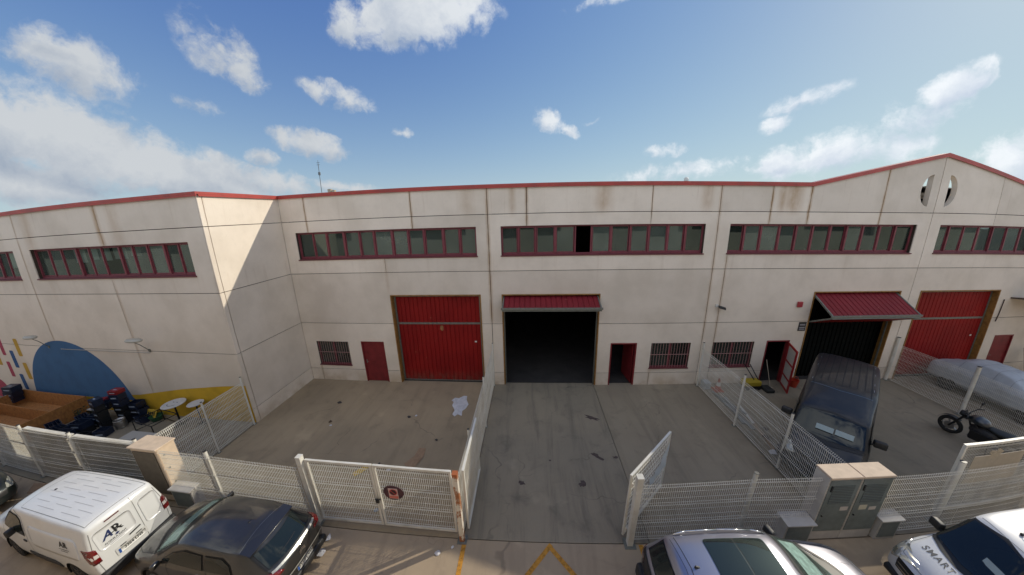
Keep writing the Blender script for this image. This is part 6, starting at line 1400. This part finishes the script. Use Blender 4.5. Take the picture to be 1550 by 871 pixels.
# --- navy high-roof van in the yard
TR = [(0, .42, .86, 1.2, .86, 2.22, .76), (.06, .36, .94, 1.22, .93, 2.31, .83), (.25, .34, .96, 1.22, .95, 2.36, .87), (1.5, .33, .97, 1.22, .96, 2.38, .87), (3.1, .33, .97, 1.20, .96, 2.36, .85), (3.35, .33, .97, 1.20, .95, 2.29, .83), (3.9, .33, .97, 1.2, .95, 2.16, .79), (4.35, .33, .96, 1.2, .94, 2.03, .78), (4.48, .33, .96, 1.2, .94, 1.94, .77),
      (4.92, .33, .95, 1.18, .91, 1.42, .80), (5.04, .33, .95, 1.14, .90, 1.30, .76), (5.36, .34, .93, 1.04, .86, 1.14, .70), (5.56, .36, .86, .92, .78, .98, .60), (5.68, .40, .74, .72, .68, .76, .54)]
TR = [(a[0] * .99, a[1], a[2] * 1.02, a[3], a[4] * 1.02, a[5], a[6] * 1.03) for a in TR]
c = Car('panel_van', 'navy blue high-roof van parked nose out before the half-raised gate', 'van', (12.62, -2.08, 0), R(-140.3), TR, P_NAVY, [1.1, 4.70], .35, arch_m=M_BP, rim=M_RIMD)
for k in range(7):
    y = -.54 + .18 * k; c.line('roof_groove', [(.30, y), (3.05 - .15 * abs(k - 3) / 3, y)], 'top', mat('navy_groove', (.004, .007, .012), .6), .028, .004)
c.line('roof_gap', [(.2, .70), (3.3, .70)], 'top', mat('navy_groove'), .03); c.line('roof_gap', [(.2, -.70), (3.3, -.70)], 'top', mat('navy_groove'), .03)
c.line('roof_edge', [(3.28, -.74), (3.36, 0), (3.28, .74)], 'top', mat('worn_navy', (.06, .09, .13), .4), .03, .004)
for a, y in ((.1, .745), (.45, .75), (1.2, .755), (2.1, .75), (2.6, .75), (.7, -.75), (1.6, -.755), (2.9, -.75)): c.line('paint_chip', [(a, y), (a + .16, y + .004)], 'top', mat('pale_chip', (.25, .28, .32), .6), .012, .005)
c.glass('windshield', [(-.80, 1.40), (0, 1.34), (.80, 1.40), (.72, 1.90), (0, 1.96), (-.72, 1.90)], 'front', .05)
for x, y in ((4.90, -.10), (4.88, .34)):
    b = MB(); b.obox((x - .07, y, 1.625), (.05, 0, -.06), (0, .20, 0), (.004, 0, .0035)); c.local(b, 'paper_on_dash', mat('dash_paper'))
for f in ('side+', 'side-'):
    c.glass('side_window', [(3.80, 1.30), (3.82, 1.84), (4.25, 1.84), (4.60, 1.50), (4.70, 1.30)], f, .03); c.patch('side_moulding', [(1.4, .52), (3.5, .52), (3.5, .66), (1.4, .66)], f, M_BP, .016, skirt=.015)
c.mirror(4.42, 1.50, M_BP, 1, 1.35); c.mirror(4.42, 1.50, M_BP, -1, 1.35)
for sg in (1, -1): c.patch('headlamp', [(sg * .56, .86), (sg * .76, .82), (sg * .84, 1.06), (sg * .72, 1.10)], 'front', M_HEAD, .012, skirt=.02)
c.patch('grille', [(-.5, .74), (.5, .74), (.54, .92), (-.54, .92)], 'front', M_BP, .012, skirt=.01); b = MB(); b.box(5.36, 5.62, -.70, .70, .34, .62); c.local(b, 'front_bumper', M_BP, bevel=.07, seg=3, smooth=True)
c.line('cowl_trim', [(-.84, 1.34), (0, 1.28), (.84, 1.34)], 'front', M_INK, .07, .012)

# --- car under a silver cover
TA = [(0, .38, .72, .80, .74, .92, .60), (.12, .36, .86, .86, .84, 1.0, .70), (.55, .36, .88, .92, .86, 1.10, .72), (1.0, .36, .88, .95, .86, 1.38, .62), (1.35, .36, .88, .95, .85, 1.46, .62), (2.3, .36, .88, .95, .85, 1.47, .61), (2.7, .36, .88, .94, .85, 1.36, .62), (3.3, .36, .88, .92, .84, 1.04, .70), (3.9, .36, .84, .84, .80, .92, .66), (4.2, .30, .72, .70, .68, .76, .56)]
c = Car('covered_car', 'parked car under a wrinkled silver-grey cover behind the mesh fence at the right', 'car', (20.12, -.14, 0), R(-90), TA, mat('car_cover_cloth', (.44, .48, .52), .55, .15, noise_amt=.18, nscale=3), [.85, 3.4], .31, rim=M_RIMD, cut=False)
import mathutils.noise as mn
for v in c.body.data.vertices:
    p = v.co; k = (mn.noise(Vector((p.x * 1.1, p.y * 4.5, p.z * 1.2))) * .035 + mn.noise(Vector((p.x * 4, p.y * 2, p.z * 5))) * .015); v.co = p + v.normal * k
c.body.name = 'cover'; c.t.scale = (1.04, 1.08, 1.12)
for i in range(7): c.line('cover_fold_shade', [(.5 + .55 * i, -.80), (.7 + .5 * i, -.3), (.6 + .55 * i, .3), (.8 + .52 * i, .8)], 'top', mat('fold_shade_grey', (.16, .17, .19), .7), .010, .022)  # dark strips paint the shade in the creases of the cloth

# --- motorcycle
t = thing('motorcycle', 'black motorcycle standing in the yard, its handlebars by the right mesh fence', 'motorcycle', (15.95, -5.28, 0), math.atan2(1.46, -.26))
def mlocal(b, n, m, parent=t, **k): return b.build(n, m, parent, world=False, **k)
for x, r in ((0, .30), (1.48, .31)):
    b = MB(); n = 28; P = []; F = []
    for i in range(n):
        a = 2 * pi * i / n
        for j in range(8): e = 2 * pi * j / 8; rr_ = r - .055 + .055 * cos(e); P.append((x + rr_ * cos(a), .06 * sin(e), r + rr_ * sin(a)))
    for i in range(n):
        for j in range(8): F.append((i * 8 + j, i * 8 + (j + 1) % 8, ((i + 1) % n) * 8 + (j + 1) % 8, ((i + 1) % n) * 8 + j))
    b.add(P, F); w = mlocal(b, 'wheel', M_TYRE, smooth=True)
    b = MB(); b.lathe([(r - .115, -.03), (r - .10, -.03), (r - .10, .03), (r - .115, .03)], (x, 0, r), 24, 'y'); 
    b = MB(); b.lathe([(.05, -.05), (.05, .05)], (x, 0, r), 12, 'y')
    for i in range(5): a = 2 * pi * i / 5; b.bar((x, 0, r), (x + (r - .10) * cos(a), 0, r + (r - .10) * sin(a)), .03, .05, up=(0, 1, 0))
    mlocal(b, 'rim', mat('pale_rim', (.35, .35, .33), .4, .6), parent=w)
    b = MB(); b.lathe([(.06, .055), (.13, .055), (.13, .062), (.06, .062)], (x, 0, r), 18, 'y'); mlocal(b, 'brake_disc', M_RIM, parent=w)
b = MB(); b.rod((1.48, .09, .31), (1.18, .09, .95), .026); b.rod((1.48, -.09, .31), (1.18, -.09, .95), .026); b.box(1.12, 1.26, -.11, .11, .80, .84); mlocal(b, 'fork', M_INK)
b = MB(); P = []
for i in range(8):
    a = .3 + 1.9 * i / 7
    for y in (-.06, .06): P.append((1.48 + .345 * cos(a), y, .31 + .345 * sin(a)))
b.add(P, [(2 * i, 2 * i + 1, 2 * i + 3, 2 * i + 2) for i in range(7)]); mlocal(b, 'front_mudguard', M_BP, smooth=True, fix=False)
b = MB(); b.path([(1.02, .40, 1.06), (1.10, .26, 1.08), (1.16, .08, 1.0), (1.16, -.08, 1.0), (1.10, -.26, 1.08), (1.02, -.40, 1.06)], .014, 8); mlocal(b, 'handlebar', M_INK)
for s_ in (1, -1): b = MB(); b.rod((1.08, s_ * .28, 1.08), (1.10, s_ * .36, 1.22), .007); b.obox((1.09, s_ * .40, 1.24), (.012, 0, 0), (0, .06, 0), (0, 0, .035)); mlocal(b, 'mirror', M_INK)
b = MB(); b.lathe([(.02, .14), (.09, .12), (.10, .04), (.06, -.04)], (1.22, 0, .90), 16, 'x'); mlocal(b, 'headlamp', M_INK, smooth=True)
def blob(secs, name, m):
    b = MB(); n = 12; P = []; F = []
    for (x, z, wy, wz) in secs:
        for i in range(n): a = 2 * pi * i / n; P.append((x, wy * cos(a), z + wz * sin(a)))
    for k in range(len(secs) - 1):
        for i in range(n): F.append((k * n + i, k * n + (i + 1) % n, (k + 1) * n + (i + 1) % n, (k + 1) * n + i))
    F += [tuple(range(n)), tuple(range((len(secs) - 1) * n, len(secs) * n))]; b.add(P, F); return mlocal(b, name, m, smooth=True)
blob([(.62, .80, .08, .06), (.72, .84, .17, .13), (.90, .88, .19, .15), (1.06, .87, .15, .12), (1.12, .86, .07, .06)], 'fuel_tank', paint('bike_tank_paint', (.012, .020, .026), .2, .3, 1., .05))
blob([(-.05, .80, .08, .03), (.10, .80, .15, .07), (.35, .76, .16, .09), (.58, .78, .11, .06), (.66, .80, .07, .05)], 'seat', mat('seat_vinyl', (.025, .03, .03), .5))
blob([(-.42, .82, .03, .02), (-.28, .78, .10, .07), (-.05, .72, .14, .11), (.25, .64, .14, .14)], 'tail_fairing', M_BP)
b = MB(); b.box(.42, .98, -.18, .18, .24, .58); b.obox((.86, 0, .62), (.10, 0, .10), (0, .11, 0), (-.05, 0, .05)); b.obox((.60, 0, .64), (.09, 0, .03), (0, .10, 0), (-.02, 0, .08)); mlocal(b, 'engine', mat('engine_black', (.03, .03, .032), .4, .5), bevel=.03, seg=2)
blob([(.30, .52, .06, .08), (.42, .52, .15, .20), (.70, .50, .17, .24), (.95, .52, .14, .18), (1.05, .55, .06, .10)], 'side_panel', M_BP)
b = MB(); b.path([(1.14, 0, .84), (.75, 0, .72), (.35, 0, .66), (0, 0, .58)], .03, 8); b.path([(1.12, 0, .78), (1.0, 0, .45), (.7, 0, .28), (.4, 0, .36), (0, .09, .30)], .025, 8); b.path([(.4, -.09, .36), (0, -.09, .30)], .025, 8); mlocal(b, 'frame', M_INK)
b = MB(); b.path([(.95, .10, .50), (.98, .14, .30), (.6, .17, .24), (.2, .19, .34)], .025, 8); b.rod((.25, .19, .33), (-.22, .21, .48), .05, 12); mlocal(b, 'exhaust', mat('dark_steel', (.10, .10, .10), .35, .8))
b = MB(); b.rod((.5, .14, .28), (.42, .33, .02), .012); mlocal(b, 'side_stand', M_INK)
t.rotation_euler = (R(-7), 0, t.rotation_euler.z); t.scale = (1.1, 1.2, 1.1)
